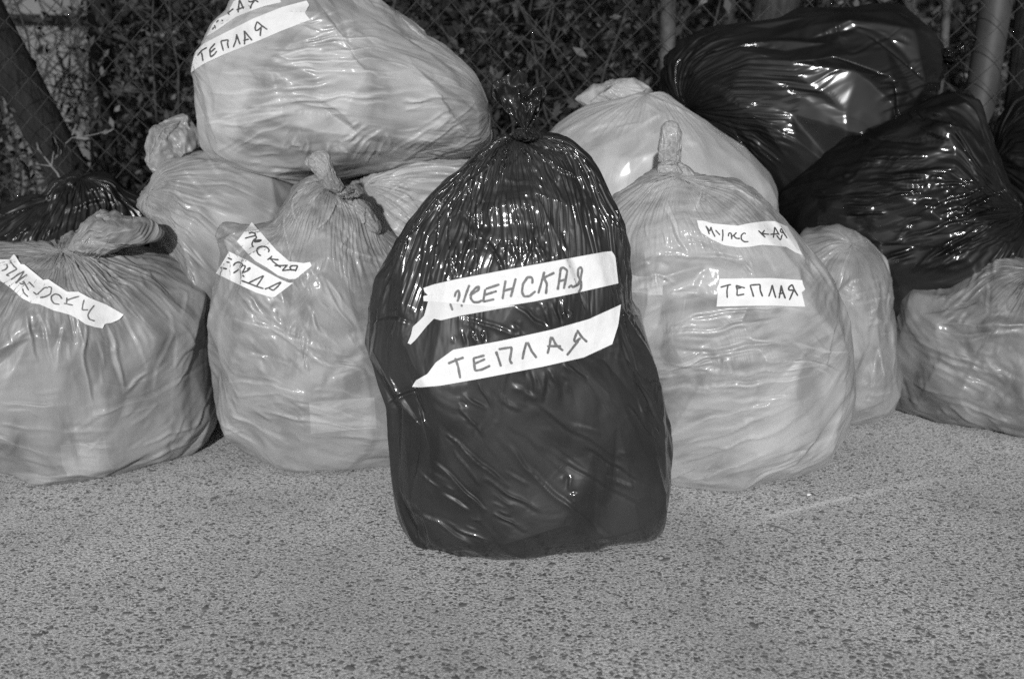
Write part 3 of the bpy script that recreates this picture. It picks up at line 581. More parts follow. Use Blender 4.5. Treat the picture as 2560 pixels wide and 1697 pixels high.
MATS = {
 'front_black': DARKB, 'top_black': DARK4, 'right_black': DARK2, 'edge_black': DARK2, 'left_black': DARK3,
 'left_pale': pale('pale_film_a', pu=14, pv=5, lo=0.126, hi=0.227, packet=pk((165, 880), 2.15, (232, 1135), 1.97, 0.042, 0.036, 0.30)), 'middle_pale': pale('pale_film_b', pu=6, pv=22, lo=0.134, hi=0.252, packet=pk((800, 850), 2.19, (872, 1028), 2.0, 0.066, 0.036, 0.36)), 'lying_pale': pale('pale_film_c', pu=12, pv=4, lo=0.134, hi=0.244),
 'behind_pale': pale('pale_film_d', pu=16, pv=3, lo=0.218, hi=0.286), 'top_pale': pale('pale_film_e', pu=22, pv=3, lo=0.168, hi=0.336), 'right_pale': pale('pale_film_f', pu=5, pv=26, lo=0.160, hi=0.319, packet=pk((1810, 860), 2.10, (1622, 712), 1.92, 0.040, 0.017, 0.46)),  # right_pale: the patch puts a star glint into the film colour
 'back_right_pale': pale('pale_film_g', pu=10, pv=4, lo=0.235, hi=0.319), 'small_pale': pale('pale_film_h', pu=8, pv=8, lo=0.143, hi=0.235), 'far_right_pale': pale('pale_film_i', pu=6, pv=18, lo=0.084, hi=0.176),
}
LABELS = {
 'front_black': 'black garbage bag standing frontmost with two white handwritten tapes across it',
 'left_pale': 'pale garbage bag cut by the left edge, twisted top and one wavy tape strip',
 'middle_pale': 'pale garbage bag with a knotted top and two tapes, left of the frontmost black bag',
 'lying_pale': 'pale bag squashed under the topmost one, crumpled ear sticking up at its left',
 'behind_pale': 'pale bag with diagonal folds between the knotted bag and the frontmost black bag',
 'top_pale': 'largest pale bag on top of the heap, two tapes at its upper left',
 'right_pale': 'pale garbage bag right of the front black bag, square tape label on its chest',
 'back_right_pale': 'smooth light bag with a folded ear, behind the pale bag wearing a square label',
 'small_pale': 'small narrow untaped pale bag with a crease round its middle',
 'far_right_pale': 'darker grey shiny bag with long slanting folds cut by the right edge of the photo',
 'top_black': 'big black bag lying on its side high on the heap, gathered mouth pointing left',
 'right_black': 'black bag with many long horizontal shiny folds below the one on its side',
 'edge_black': 'black bag mostly hidden at the right edge, against the fence behind the shiny folded bag',
 'left_black': 'black bag low at the left, behind the pale bag with the twisted top',
}
# ------------------------------------------------------------------ tapes: four edges and pen strokes, measured from the photo
def xf(o, s, pts): return [(o[0] + x / s, o[1] + y / s) for x, y in pts]
A_ = ((1000, 600), 3.92); B_ = ((460, 0), 6.959); C_ = ((520, 540), 7.129); D_ = ((0, 620), 7.128); E_ = ((1720, 520), 5.6)
TAPES = [
 ('front_black', A_, [(275,602),(500,618),(900,652),(1120,640)], [(235,745),(400,787),(600,740),(1000,668),(1130,645)], None, None, [[(490,622),(503,655),(515,690)],[(600,630),(608,655)]], 6.0, M_tape2, 0, M_ink),
 ('front_black', A_, [(262,715),(190,790),(125,850),(108,930),(75,1010)], [(335,768),(260,845),(200,920),(150,980),(105,1022)], None, None, [], 6.0, M_tape2, 0.0006, M_ink),
 ('front_black', A_, [(230,470),(330,435),(550,385),(1000,300),(1600,190),(2000,117),(2075,110)], [(230,598),(620,630),(960,658),(1300,605),(1700,525),(2140,425)], [(230,470),(240,510),(275,540),(228,548),(230,598)], [(2075,110),(2110,160),(2140,425)],
  [[(535,560),(545,515),(575,490),(582,530),(572,580),(560,605)],[(680,440),(650,520),(620,615)],[(690,530),(740,470),(775,455),(770,490),(720,520),(680,545)],[(700,520),(690,570),(720,610),(770,610),(805,590)],
   [(835,480),(815,605),(925,580)],[(840,480),(975,435)],[(825,540),(950,500)],[(1035,395),(1020,480),(1005,580)],[(1135,375),(1085,560)],[(1010,500),(1120,470)],
   [(1295,430),(1300,390),(1290,365),(1250,365),(1205,430),(1195,510),(1215,555),(1270,550),(1330,500)],[(1415,310),(1385,420),(1355,525)],[(1515,320),(1410,370),(1440,430),(1430,530)],
   [(1545,490),(1560,400),(1575,280),(1600,268),(1640,300),(1625,380),(1605,480)],[(1560,405),(1630,385)],[(1650,470),(1680,440),(1690,465),(1720,450),(1745,440),(1770,380),(1785,290),(1770,262),(1745,285),(1745,350),(1775,410),(1775,470),(1750,515)]], 6.2, M_tape, 0.0012, M_ink),
 ('front_black', A_, [(120,1435),(155,1375),(270,1310),(350,1200),(520,1075),(1000,985),(1500,875),(1850,775),(2165,632)], [(125,1438),(200,1443),(400,1425),(800,1355),(1400,1240),(1800,1150),(2080,1020)], None, [(2165,632),(2140,830),(2080,1020)],
  [[(470,1210),(540,1180),(625,1150)],[(540,1155),(570,1240),(590,1355)],[(720,1155),(735,1280),(800,1270),(885,1230)],[(715,1160),(830,1130)],[(725,1215),(835,1165)],[(940,1090),(965,1160),(990,1240)],[(965,1070),(1095,1050),(1090,1100),(1075,1180),(1100,1215)],
   [(1240,1000),(1215,1090),(1200,1170)],[(1250,1000),(1290,1090),(1340,1155)],[(1480,945),(1465,1040),(1445,1115)],[(1490,950),(1530,1030),(1600,1085)],[(1440,1040),(1580,1040)],[(1735,880),(1780,950),(1835,1000)],[(1735,900),(1705,980),(1720,1000),(1770,960)],[(1750,985),(1690,1060),(1635,1130)]], 6.2, M_tape, 0, M_ink),
 ('top_pale', B_, [(215,890),(330,770),(560,650),(900,480),(1200,330),(1700,130),(2130,15)], [(120,1265),(350,1110),(700,950),(1000,830),(1350,690),(1700,540),(2195,350)], [(215,890),(150,1080),(120,1265)], [(2130,15),(2180,90),(2100,230),(2195,350)],
  [[(230,975),(310,880),(400,830)],[(305,920),(320,1000),(330,1070)],[(450,855),(450,920),(460,1000),(530,950),(570,890)],[(450,860),(540,760)],[(455,920),(545,840)],[(640,720),(660,800),(685,890)],[(640,720),(770,695),(755,770),(775,845)],[(920,600),(900,720),(855,830)],[(910,600),(940,680),(975,780)],[(1045,540),(1060,640),(1050,780)],[(1045,540),(1110,620),(1185,710)],[(1030,710),(1130,685)],[(1450,520),(1350,450),(1270,380),(1235,480),(1240,540),(1290,530),(1370,450)],[(1345,490),(1330,560),(1325,635)]], 4.0, M_tape2, 0, M_ink2),
 ('top_pale', B_, [(425,560),(500,420),(600,325),(760,250),(860,30),(1150,-120),(1600,-190)], [(385,640),(560,540),(900,300),(1150,200),(1400,110),(1690,45)], None, [(1600,-190),(1660,-40),(1690,45)],
  [[(755,215),(790,265)],[(860,155),(770,225)],[(965,0),(950,120),(940,225)],[(970,10),(1035,160)],[(910,180),(1050,125)],[(1115,20),(1150,45),(1230,10)],[(1230,10),(1170,90),(1155,160)],[(1230,0),(1295,45)],[(490,520),(520,480)],[(560,400),(600,350)],[(650,365),(680,360)],[(530,440),(545,500)]], 4.0, M_tape2, 0.0004, M_ink2),
 ('middle_pale', C_, [(780,110),(1000,360),(1220,610),(1450,810),(1560,820),(1700,840),(1820,820)], [(515,455),(700,660),(840,800),(1050,920),(1250,1060),(1450,1130),(1560,1120)], None, [(1820,820),(1850,890),(1700,1010),(1560,1120)],
  [[(725,305),(780,290),(840,310),(850,350),(760,370),(655,400)],[(850,350),(870,390),(810,430),(780,500),(790,540),(815,555)],[(810,450),(880,430),(960,430),(900,460),(820,465)],[(1070,650),(1095,610),(1050,555),(970,540),(890,560),(865,610),(890,680),(945,710)],[(1055,780),(1110,750),(1140,710)],[(1090,755),(1180,775),(1260,780)],[(1095,760),(1150,790)],[(1130,790),(1230,870),(1300,920)],[(1180,885),(1290,885),(1420,880)],[(1420,870),(1360,930),(1320,975)],[(1320,975),(1440,960),(1560,965)],[(1600,885),(1490,885),(1450,920),(1490,960)],[(1600,885),(1575,940),(1555,990)]], 4.0, M_tape, 0, M_ink2),
 ('middle_pale', C_, [(375,635),(700,790),(1000,970),(1300,1130),(1440,1190),(1520,1190)], [(140,1020),(500,1200),(870,1370),(1130,1450),(1190,1440)], None, [(1520,1190),(1350,1320),(1190,1440)],
  [[(350,745),(430,780)],[(325,820),(390,830)],[(215,920),(340,945)],[(450,890),(480,840),(540,820),(600,840),(620,880),(540,960),(450,1020)],[(620,880),(670,890),(640,960),(600,1020),(610,1060),(650,1085)],[(620,1010),(700,980),(760,930),(750,915),(690,950)],[(575,1145),(700,1190),(850,1250),(990,1295)],[(720,1195),(850,1130),(995,1060),(930,1160),(865,1250)],[(1010,1305),(1100,1270),(1220,1210),(1305,1175),(1250,1250),(1160,1330)],[(1080,1285),(1165,1330)]], 4.0, M_tape, 0, M_ink2),
 ('left_pale', D_, [(-60,205),(0,205),(165,205),(250,105),(370,290),(430,290),(600,430),(770,570),(860,555),(1000,650),(1200,780),(1400,780),(1600,890),(1900,1010),(2205,1185)], [(-60,540),(0,580),(200,720),(400,900),(560,980),(700,1000),(950,1110),(1250,1190),(1400,1270),(1530,1360),(1700,1410),(1830,1430)], None, [(2205,1185),(2130,1270),(1990,1335),(1870,1345),(1830,1430)],
  [[(25,405),(90,390),(135,340),(115,290)],[(185,240),(240,320),(305,375),(200,430),(105,485),(165,495)],[(190,565),(300,490),(430,410),(350,540),(275,630)],[(275,630),(380,540),(480,470)],[(345,620),(390,650),(430,630),(420,590),(450,650),(510,755)],[(510,600),(550,640),(610,700)],[(400,720),(420,800),(500,870)],[(590,780),(655,835)],[(660,830),(720,770),(800,700),(855,710)],[(855,690),(920,700),(900,820),(800,870),(710,885)],[(1105,905),(1060,840),(980,815),(910,860),(910,920),(960,990),(1060,1005)],[(1135,985),(1300,1020)],[(1190,880),(1185,990)],[(1190,930),(1300,890),(1410,860)],[(1500,920),(1475,1000),(1460,1105),(1570,1100)],[(1680,1020),(1600,1120),(1560,1200),(1590,1270),(1690,1300)]], 3.6, M_tape, 0, M_ink),
 ('right_pale', E_, [(125,175),(220,180),(330,215),(700,250),(850,215),(1080,185),(1210,185),(1390,260),(1410,290)], [(190,350),(330,440),(500,520),(680,550),(860,545),(1030,515),(1200,525),(1380,545),(1500,620),(1600,660)], [(125,175),(150,280),(190,350)], [(1410,290),(1520,470),(1600,660)],
  [[(250,250),(275,300),(300,370)],[(255,260),(310,330),(320,260),(340,330),(380,405)],[(385,310),(450,380)],[(485,300),(490,380),(480,465)],[(565,400),(570,350),(605,350),(615,440)],[(620,400),(680,345),(640,390),(680,430),(730,425)],[(660,350),(685,350)],[(810,365),(790,345),(745,380),(745,440),(790,475),(850,470)],[(985,315),(1040,370),(1085,415)],[(1075,310),(1035,360),(1140,370)],[(1215,265),(1205,350),(1195,420)],[(1215,270),(1280,380)],[(1150,370),(1280,360)],[(1390,425),(1340,350),(1305,280),(1290,320),(1310,350),(1345,340)],[(1320,370),(1295,455),(1240,380)]], 3.6, M_tape, 0, M_ink2),
 ('right_pale', E_, [(440,990),(800,985),(1150,980),(1300,990),(1600,1010)], [(400,1380),(800,1370),(1200,1365),(1400,1375),(1640,1380)], [(440,990),(435,1050),(395,1140),(415,1200),(400,1380)], [(1600,1010),(1610,1070),(1645,1140),(1590,1180),(1620,1300),(1640,1380)],
  [[(455,1110),(540,1085),(605,1070)],[(560,1085),(545,1160),(550,1260)],[(675,1080),(690,1150),(685,1225),(740,1215),(790,1205)],[(670,1085),(800,1120)],[(690,1125),(750,1115)],[(870,1080),(895,1160),(920,1245)],[(870,1080),(1010,1070),(1010,1150),(1045,1240)],[(1180,1075),(1160,1160),(1130,1240)],[(1180,1075),(1200,1160),(1230,1260)],[(1305,1080),(1295,1170),(1275,1265)],[(1305,1080),(1330,1180),(1365,1270)],[(1270,1200),(1335,1190)],[(1540,1230),(1490,1150),(1460,1070),(1410,1110),(1410,1150),(1480,1150)],[(1480,1150),(1450,1220),(1420,1290)]], 4.2, M_tape, 0, M_ink2),
]
def resample(p, n):
    p = np.asarray(p, float); d = np.concatenate(([0], np.cumsum(np.linalg.norm(np.diff(p, axis=0), axis=1))))
    x = np.linspace(0, d[-1], n); return np.stack((np.interp(x, d, p[:, 0]), np.interp(x, d, p[:, 1])), -1)
def cast(bvh, px):
    d = rays(px); out = np.full(px.shape[:-1], np.nan)
    for idx in np.ndindex(out.shape):
        v = Vector(d[idx]); L = v.length
        h = bvh.ray_cast(Vector(CP), v / L)
        if h[0] is not None: out[idx] = h[3] / L
    return d, out
def fill_nan(t):
    for _ in range(200):
        bad = np.isnan(t)
        if not bad.any(): break
        acc = np.zeros_like(t); cnt = np.zeros_like(t)
        for ax in (0, 1):
            for s in (1, -1):
                z = np.roll(t, s, ax)
                if ax == 0: z[0 if s == 1 else -1] = np.nan
                else: z[:, 0 if s == 1 else -1] = np.nan
                ok = ~np.isnan(z); acc[ok] += z[ok]; cnt[ok] += 1
        k = bad & (cnt > 0); t[k] = acc[k] / cnt[k]
    return t
def blur(t, n, keep=0):
    for _ in range(n):
        p = np.pad(t, 1, mode='edge')
        t = (p[1:-1, 1:-1] * 4 + p[:-2, 1:-1] * 2 + p[2:, 1:-1] * 2 + p[1:-1, :-2] * 2 + p[1:-1, 2:] * 2 + p[:-2, :-2] + p[2:, 2:] + p[:-2, 2:] + p[2:, :-2]) / 16
    return t
def make_tape(parent, bvh, spec):
    _, (o, s), top, bot, left, right, strokes, wpx, mat, lift, ink = spec
    top, bot = xf(o, s, top), xf(o, s, bot)
    left = xf(o, s, left) if left else [top[0], bot[0]]; right = xf(o, s, right) if right else [top[-1], bot[-1]]
    L = max(np.linalg.norm(np.diff(np.array(top), axis=0), axis=1).sum(), 1); H = np.linalg.norm(np.array(left[0]) - left[-1]) + np.linalg.norm(np.array(right[0]) - right[-1])
    nu, nv = int(np.clip(L / 4, 12, 140)), int(np.clip(H / 8, 6, 26))
    T, Bm, Lf, Rt = resample(top, nu), resample(bot, nu), resample(left, nv), resample(right, nv)
    u = np.linspace(0, 1, nu)[None, :, None]; v = np.linspace(0, 1, nv)[:, None, None]
    P = (1 - v) * T[None] + v * Bm[None] + (1 - u) * Lf[:, None] + u * Rt[:, None] - ((1 - u) * (1 - v) * T[0] + u * (1 - v) * T[-1] + (1 - u) * v * Bm[0] + u * v * Bm[-1])
    d, t0 = cast(bvh, P)
    t0 = fill_nan(t0)
    med = blur(t0, 12); t0 = np.clip(t0, med - 0.02, med + 0.02)
    t = np.minimum(t0, blur(t0, 4)) - 0.0011 - lift
    t = np.minimum(blur(t, 2), t0 - 0.0008 - lift)
    t = np.minimum(blur(t, 1), t0 - 0.0004 - lift)
    V = (CP + d * t[..., None]).reshape(-1, 3); F = grid_faces(nv, nu, False)
    ob = part('tape_strip', V, F, mat, parent)
    if strokes:
        tb = BVHTree.FromPolygons([Vector(x) for x in V], F.tolist())
        pr = []
        for st in strokes:
            q = np.asarray(xf(o, s, st))
            n = max(4, int(np.linalg.norm(np.diff(q, axis=0), axis=1).sum() / 2.0))
            # rounded pen path
            q = resample(q, n)
            for _ in range(2): q[1:-1] = (q[:-2] + 2 * q[1:-1] + q[2:]) / 4
            tg = np.gradient(q, axis=0); tg /= np.linalg.norm(tg, axis=1)[:, None] + 1e-9; nn = np.stack((-tg[:, 1], tg[:, 0]), -1)
            w = wpx * 0.5 * (1 + 0.22 * perlin(np.concatenate((q * 0.09, np.ones((n, 1))), 1)))[:, None]
            w[0] *= 0.55; w[-1] *= 0.5
            g = np.stack((q - nn * w, q, q + nn * w), 0)
            dd, tt = cast(tb, g); tt = fill_nan(tt) - 0.0007
            if np.isnan(tt).any(): continue
            pr.append(((CP + dd * tt[..., None]).reshape(-1, 3), grid_faces(3, n, False)))
        if pr:
            V, F = join(pr); hw = part('handwriting', V, F, ink, ob); hw['kind'] = 'stuff'
    return ob
def ruffle(K, rim, Y, A, seed):
    nu, nv = 90, 46; r = resample(rim, nu); s = np.linspace(0.0, 1, nv)[:, None]; u = np.linspace(0, 1, nu)[None]
    out = []
    for layer in (0, 1):
        rr = r if layer == 0 else (r - K) * (0.9 + 0.12 * np.sin(np.linspace(0, 9, nu)))[:, None] + K
        px = K + (rr[None] - K) * s[..., None] ** 0.9
        q = np.stack(np.broadcast_arrays(u * 9 + layer * 5, s * 2.2, seed + 0 * u), -1)
        ru = A * (0.15 + s) * (np.abs(perlin(q)) * 3.0 - 0.8 + 0.8 * np.sin(u * 21 + layer * 2)) + 0.008 * s * np.abs(perlin(q * (2.3, 5, 1)))
        arc = (layer * 2 - 1) * A * 1.1 * s * np.sin(np.pi * u)
        ru = ru * 0.5 + A * 0.9 * s * (flat_facets(u * 8 + 0 * s, s * 4.5 + 0 * u, 64, layer + 5) + 0.5 * flat_facets(u * 19 + 0 * s, s * 10 + 0 * u, 64, layer + 9))
        px = px + 5.0 * np.stack((perlin(q * 2.1 + 9), perlin(q * 2.1 + 31)), -1) * s[..., None]
        d = rays(px); P = CP + d * ((Y + ru + arc) / d[..., 1])[..., None]
        out.append((P.reshape(-1, 3), grid_faces(nv, nu, False)))
    return join(out)

# ------------------------------------------------------------------ fold lines of the film: (x, y) paths measured on each bag, raised on the mesh as creases
K8 = ((900, 900), 2.751); K7 = ((880, 300), 2.24); K2 = ((440, 0), 2.45); KE = ((1500, 400), 1.867); K6 = ((500, 360), 1.782); K5 = ((0, 480), 2.011)
K4 = ((1600, 0), 2.178); KR = ((2000, 500), 2.529); K3 = ((1000, 0), 2.8); K1 = ((0, 0), 2.45)
FOLDS = {
 'front_black': [(K8, """680,320 790,460 860,530;640,540 830,720 1030,860;500,690 700,880 880,1030;920,1050 1140,1180;970,440 1090,520 1430,730 1700,880 2000,1050;1530,610 1750,720 1950,860;1220,290 1400,440 1700,620;700,230 860,340;820,150 900,330;330,1030 560,1130 800,1290;960,500 1150,760 1400,980 1560,1100 1740,1270;650,1150 900,1250;1700,800 1890,870;440,1300 490,1265 600,1280 700,1340;510,1300 650,1340 790,1380;400,1140 440,1290;1800,30 1980,250 2100,560 2140,700;1850,300 2000,550 2080,650;1190,120 1210,280;1280,80 1250,290;1050,180 1220,270;960,270 1090,350;1300,60 1360,180;1400,20 1560,130;195,305 300,240 420,195;1440,920 1500,910;1460,800 1440,900;860,820 1050,930 1250,1050;560,900 760,1010"""),
   (A_, """1130,640 1460,880;1200,650 1380,890;1400,600 1470,870;1500,600 1560,830;1600,560 1600,820;560,760 850,830 1140,940;600,880 660,1030;700,910 760,1010;800,880 810,990;1110,800 1210,920;830,0 1010,300;1000,0 1020,290;1080,0 1170,270;1160,0 1180,200;1300,0 1190,270;1350,0 1430,210;540,0 550,380;480,100 520,370;720,0 610,240;330,60 310,430;1640,690 1700,720 1640,760"""),
   (K7, """790,200 700,450 710,600 850,850;550,450 540,700 580,880;1080,230 1190,460;920,120 1040,290;900,120 760,260 560,440;1300,380 1390,500 1420,740;500,500 450,900;1480,500 1530,900;360,560 170,1000;330,640 240,760;1500,1110 1600,1100;80,1140 200,1090 340,1130;890,130 830,260 800,420;960,130 1100,230 1280,330;1180,620 1210,720;1040,600 1000,760""")],
 'top_pale': [(K2, """260,610 700,580 1000,600 1250,570 1600,545;270,560 600,540 1000,520;250,680 600,640 900,600 1300,590;200,780 500,740 800,660;250,740 600,690 850,650;400,450 800,430 1200,440 1500,430;590,370 800,385 1000,370 1280,360;900,330 1100,300 1300,310;1000,290 1200,300 1350,330;1100,500 1320,555;1400,610 1700,600 1850,620;1420,680 1700,650;1300,350 1500,420 1750,520;850,200 1100,130 1300,150;700,300 1000,230 1250,240;1900,830 1600,950 1450,1010;1800,700 1550,880 1300,1040;1700,700 1300,950;800,790 850,870 820,980;740,820 690,900 770,880;980,880 1070,950;1010,870 1180,770;1080,990 1150,860 1280,780;1290,830 1330,920;300,940 500,820 700,760;450,940 640,950;500,330 800,320;1500,480 1800,560""")],
 'right_pale': [(KE, """220,790 500,710 700,685 1000,700;230,820 500,800 850,740;280,880 480,900 800,850 900,820;260,1010 400,960 480,920 750,880;420,970 700,1000 1000,960 1130,940;280,1060 700,1050 1030,1000;410,1110 700,1110 1000,1080;330,1260 600,1180 900,1120;350,1330 550,1290 800,1180 1000,1100;340,1430 600,1330 850,1260 1000,1130;400,1500 650,1430 780,1350;460,1500 570,1390;870,830 1000,930 1140,980;930,860 1050,900 1170,900;650,1440 1000,1350 1100,1200;830,1480 1050,1340 1180,1100;760,940 1000,940 1150,1000;290,180 330,290 410,430;310,180 380,380;260,520 265,630;150,600 350,575;180,560 260,525 360,580;480,110 440,240;600,100 780,230;280,440 560,460;430,440 700,470;680,480 730,520;940,400 1100,650;1000,450 1110,640;620,260 660,210;60,170 200,100;470,130 500,260""")],
 'middle_pale': [(K6, """60,770 180,780 280,810 450,880 680,950;270,780 420,900 640,1020;160,640 280,790;410,920 560,980 740,1010;140,1130 350,1110 500,1160;270,1180 450,1230 600,1240;130,1200 300,1280 420,1360;500,1090 600,1090 830,1160;560,1250 840,1255;580,1300 850,1310;690,1410 850,1400;540,1170 840,1250;530,570 600,720 690,830;560,600 660,740;480,700 520,820 640,930;450,560 520,700;610,430 690,480 850,540;680,390 620,470;440,380 410,260 480,150;530,220 460,310;620,240 590,310 480,440;690,480 720,600;380,270 380,420 440,580;660,860 700,820 720,920 760,940;720,970 770,1060;60,1060 300,1060 500,1120;90,1230 250,1340;200,650 270,740;170,480 60,390;160,430 60,400;150,400 70,355""")],
 'left_pale': [(K5, """390,280 480,420 600,580 680,720 740,900;360,300 440,480 560,560;400,290 560,400 700,500;370,330 350,440;330,320 230,440;500,360 700,390 880,460;690,400 720,480;760,480 850,600 880,690 800,860 770,1000;560,660 600,850 620,1010;440,680 420,830 450,1000 490,1100;540,690 560,830 620,1010;190,570 250,770 280,900;120,580 180,850;320,660 280,900;740,900 620,1010;380,1070 490,1110 700,1030 780,1000 1000,880 1060,840;280,1195 450,1200 620,1190;380,1190 480,1130 620,1070;650,1180 770,1090 790,1050;800,960 950,820 1050,700;380,1420 630,1425;120,1450 620,1440;320,1260 600,1290;0,1240 200,1310 360,1330;0,1160 300,1200;0,1060 200,1080 380,1070;620,1390 850,1300 1040,1200;700,1340 900,1280 1050,1080;780,1240 1000,1160 1080,960;850,500 940,500 910,640;960,470 1050,495;0,1340 360,1400""")],
 'top_black': [(K4, """1090,220 1060,120 1040,60;1090,220 1150,300 1300,230 1450,120;1300,470 1500,360 1600,280;1260,420 1530,330;1330,500 1640,410;1280,550 1500,470 1640,420;1300,620 1500,560;1400,50 1530,110 1620,190;1420,80 1600,200;1360,460 1560,380;260,420 420,250;280,470 520,330 620,360""")],
 'right_black': [(K4, """1050,800 1120,750 1220,750 1450,790;1100,820 1250,770 1690,770;1110,930 1300,900 1560,900;1110,930 1105,975 1160,985;1105,1035 1240,1000 1500,980 1880,990;1110,1060 1250,1035 1430,1045;1110,1100 1290,1095 1700,1010 1890,1000;1120,1130 1280,1120;1130,1170 1340,1155;1450,640 1520,700 1690,770;1540,660 1700,690 1800,720;1580,1140 1800,1060 1880,1020;1340,1410 1490,1350;1480,1470 1650,1350 1820,1240;1490,1470 1800,1300;1550,1470 1780,1410;1300,1340 1600,1250 1850,1130;1640,1180 2000,1050;1600,1420 1780,1330 1950,1200;1700,1200 1980,1120;950,1080 1110,1070;1200,860 1560,850;1250,960 1700,940""")],
 'far_right_pale': [(KR, """610,830 750,890 950,980 1250,1080 1416,1150;640,880 800,960 1000,1040 1350,1130;690,940 900,1060 1150,1160 1360,1290;660,1120 800,1200 960,1230;950,1270 1150,1330 1340,1420;940,1290 1050,1370 1200,1460;890,1300 950,1370;1200,1320 1400,1400;830,830 950,850 1416,835;1000,780 1160,795 1416,790;1000,780 1035,690;900,720 950,670 1060,640;920,660 1050,560;830,660 930,480;1180,320 1100,520;1290,650 1300,720 1330,700;1150,980 1280,1150;1270,490 1416,450;1200,330 1190,700;760,880 1050,1000""")],
 'small_pale': [(KR, """310,680 450,640 580,610;300,690 570,625;355,1235 600,1210;360,1330 560,1250;420,1400 600,1290;40,300 150,480 240,610;250,200 330,280 240,480;170,300 250,280;400,800 560,740;410,730 500,690""")],
 'back_right_pale': [(K3, """1700,660 1900,740 2128,860;1830,790 1680,900;1500,900 1700,870;1300,930 1500,860;1100,950 1300,850;1980,1000 2100,1020""")],
 'lying_pale': [(K1, """1100,1010 1280,1200 1480,1310;1310,1030 1500,1100 1568,1150;870,1290 1000,1340 1080,1370;880,1250 1000,1290;960,1260 1200,1340;1060,1240 1100,1080""")],
 'behind_pale': [(K2, """1130,1180 1400,1020 1550,990;1170,1260 1500,1120 1700,1010;1250,1330 1560,1190;1180,1200 1450,1080;1300,1400 1500,1280""")],
 'left_black': [(K1, """400,1310 550,1230 680,1220;390,1310 500,1280;0,1330 200,1240 400,1180;240,1480 400,1340;100,1470 250,1330;180,1400 260,1310;400,1110 470,1160""")],
}
# random companions per line, crease height, companion height, crease width (photo px)
FP = {'front_black': (2, 0.0042, 0.0018, 5.0), 'top_pale': (5, 0.0027, 0.0018, 5), 'right_pale': (3, 0.0029, 0.0014, 5), 'middle_pale': (3, 0.0030, 0.0016, 5), 'left_pale': (3, 0.0032, 0.0016, 5),
      'top_black': (3, 0.0035, 0.0014, 5), 'right_black': (4, 0.0075, 0.0032, 5), 'far_right_pale': (4, 0.0035, 0.0019, 5), 'small_pale': (4, 0.0027, 0.0016, 5), 'back_right_pale': (5, 0.0024, 0.0012, 5),
      'lying_pale': (5, 0.0025, 0.0014, 5), 'behind_pale': (6, 0.0025, 0.0016, 5), 'left_black': (5, 0.0057, 0.0024, 6)}
def add_folds(k, X, b):
    r = np.random.default_rng(len(k) * 13 + 5); comp, h1, h2, wd = FP[k]
    nor = normals(X)
    if ((X - b.C) * nor).sum() < 0: nor = -nor
    P = proj(X); front = ((X - CP) * nor).sum(-1) < 0.02
    H = np.zeros(X.shape[:2]); lines = []
    for (o, s), txt in FOLDS[k]:
        for ln in txt.split(';'):
            q = np.array(xf(o, s, [tuple(map(float, p.split(','))) for p in ln.split()])); lines.append((q, h1 * r.uniform(0.7, 1.25), wd * r.uniform(0.75, 1.2)))
            L = np.linalg.norm(q[-1] - q[0])
            for c in range(comp):
                a, e = sorted(r.uniform(0, 1, 2)); n = 5; z = resample(q, 12); z = z[int(a * 8):int(a * 8) + 5]
                d = z[-1] - z[0]; nn = np.array((-d[1], d[0])) / (np.linalg.norm(d) + 1e-6)
                z = z + nn * r.normal() * 30 + d * r.normal() * 0.3; ca, sa = math.cos(r.normal() * 0.13), math.sin(r.normal() * 0.13)
                m = z.mean(0); z = (z - m) @ np.array(((ca, sa), (-sa, ca))) + m
                lines.append((z, h2 * r.uniform(0.5, 1.4), wd * r.uniform(0.55, 1.1)))
    for q, h, w in lines:
        n = max(8, int(np.linalg.norm(np.diff(q, axis=0), axis=1).sum() / 9)); z = resample(q, n)
        for _ in range(4): z[1:-1] = (z[:-2] + 2 * z[1:-1] + z[2:]) / 4
        z = z + np.stack((perlin(np.concatenate((z * 0.02, np.full((n, 1), 3.3)), 1)), perlin(np.concatenate((z * 0.02, np.full((n, 1), 8.3)), 1))), -1) * 6
        lo, hi = z.min(0) - 4 * w, z.max(0) + 4 * w
        I = np.where(front & (P[..., 0] > lo[0]) & (P[..., 0] < hi[0]) & (P[..., 1] > lo[1]) & (P[..., 1] < hi[1]))
        if len(I[0]) == 0: continue
        p = P[I]; A = z[:-1]; D = z[1:] - A; L2 = (D * D).sum(1) + 1e-9
        tt = np.clip(((p[:, None] - A) * D).sum(-1) / L2, 0, 1); df = p[:, None] - A - tt[..., None] * D
        d2 = (df * df).sum(-1); m = d2.argmin(1); ar = np.arange(len(p))
        dist = np.sqrt(d2[ar, m]); side = np.sign(D[m, 0] * df[ar, m, 1] - D[m, 1] * df[ar, m, 0]); s = (m + tt[ar, m]) / len(A)
        tap = np.clip(np.sin(np.pi * np.clip(s, 0, 1)), 0, 1) ** 0.6
        sg = 1 if r.random() < 0.5 else -1
        t_ = dist / w; prof = np.where(side * sg > 0, np.exp(-t_ * 1.0), np.exp(-(t_ * 1.9) ** 1.3)) - 0.35 * np.exp(-((t_ - 1.6) / 0.8) ** 2) * (side * sg < 0)
        H[I] += h * tap * prof * (1 if r.random() < 0.85 else -0.8)
    return X + nor * H[..., None], np.clip(H / h1, 0, 1)
jobs = [(k, 'bag_body', s) for k, s in SPEC.items()] + [(k, nm, s) for k, l in SUB.items() for nm, s in l]
def run(j):
    b = make_base(j[2]); X, uv = solve(b, j[2])
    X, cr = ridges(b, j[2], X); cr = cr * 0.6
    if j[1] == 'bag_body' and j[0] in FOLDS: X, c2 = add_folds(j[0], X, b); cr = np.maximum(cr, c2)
    if j[2].get('ground'): X[..., 2] = np.maximum(X[..., 2], 0.0015)
    return b, X, uv, cr
with ThreadPoolExecutor(4) as ex: res = list(ex.map(run, jobs))
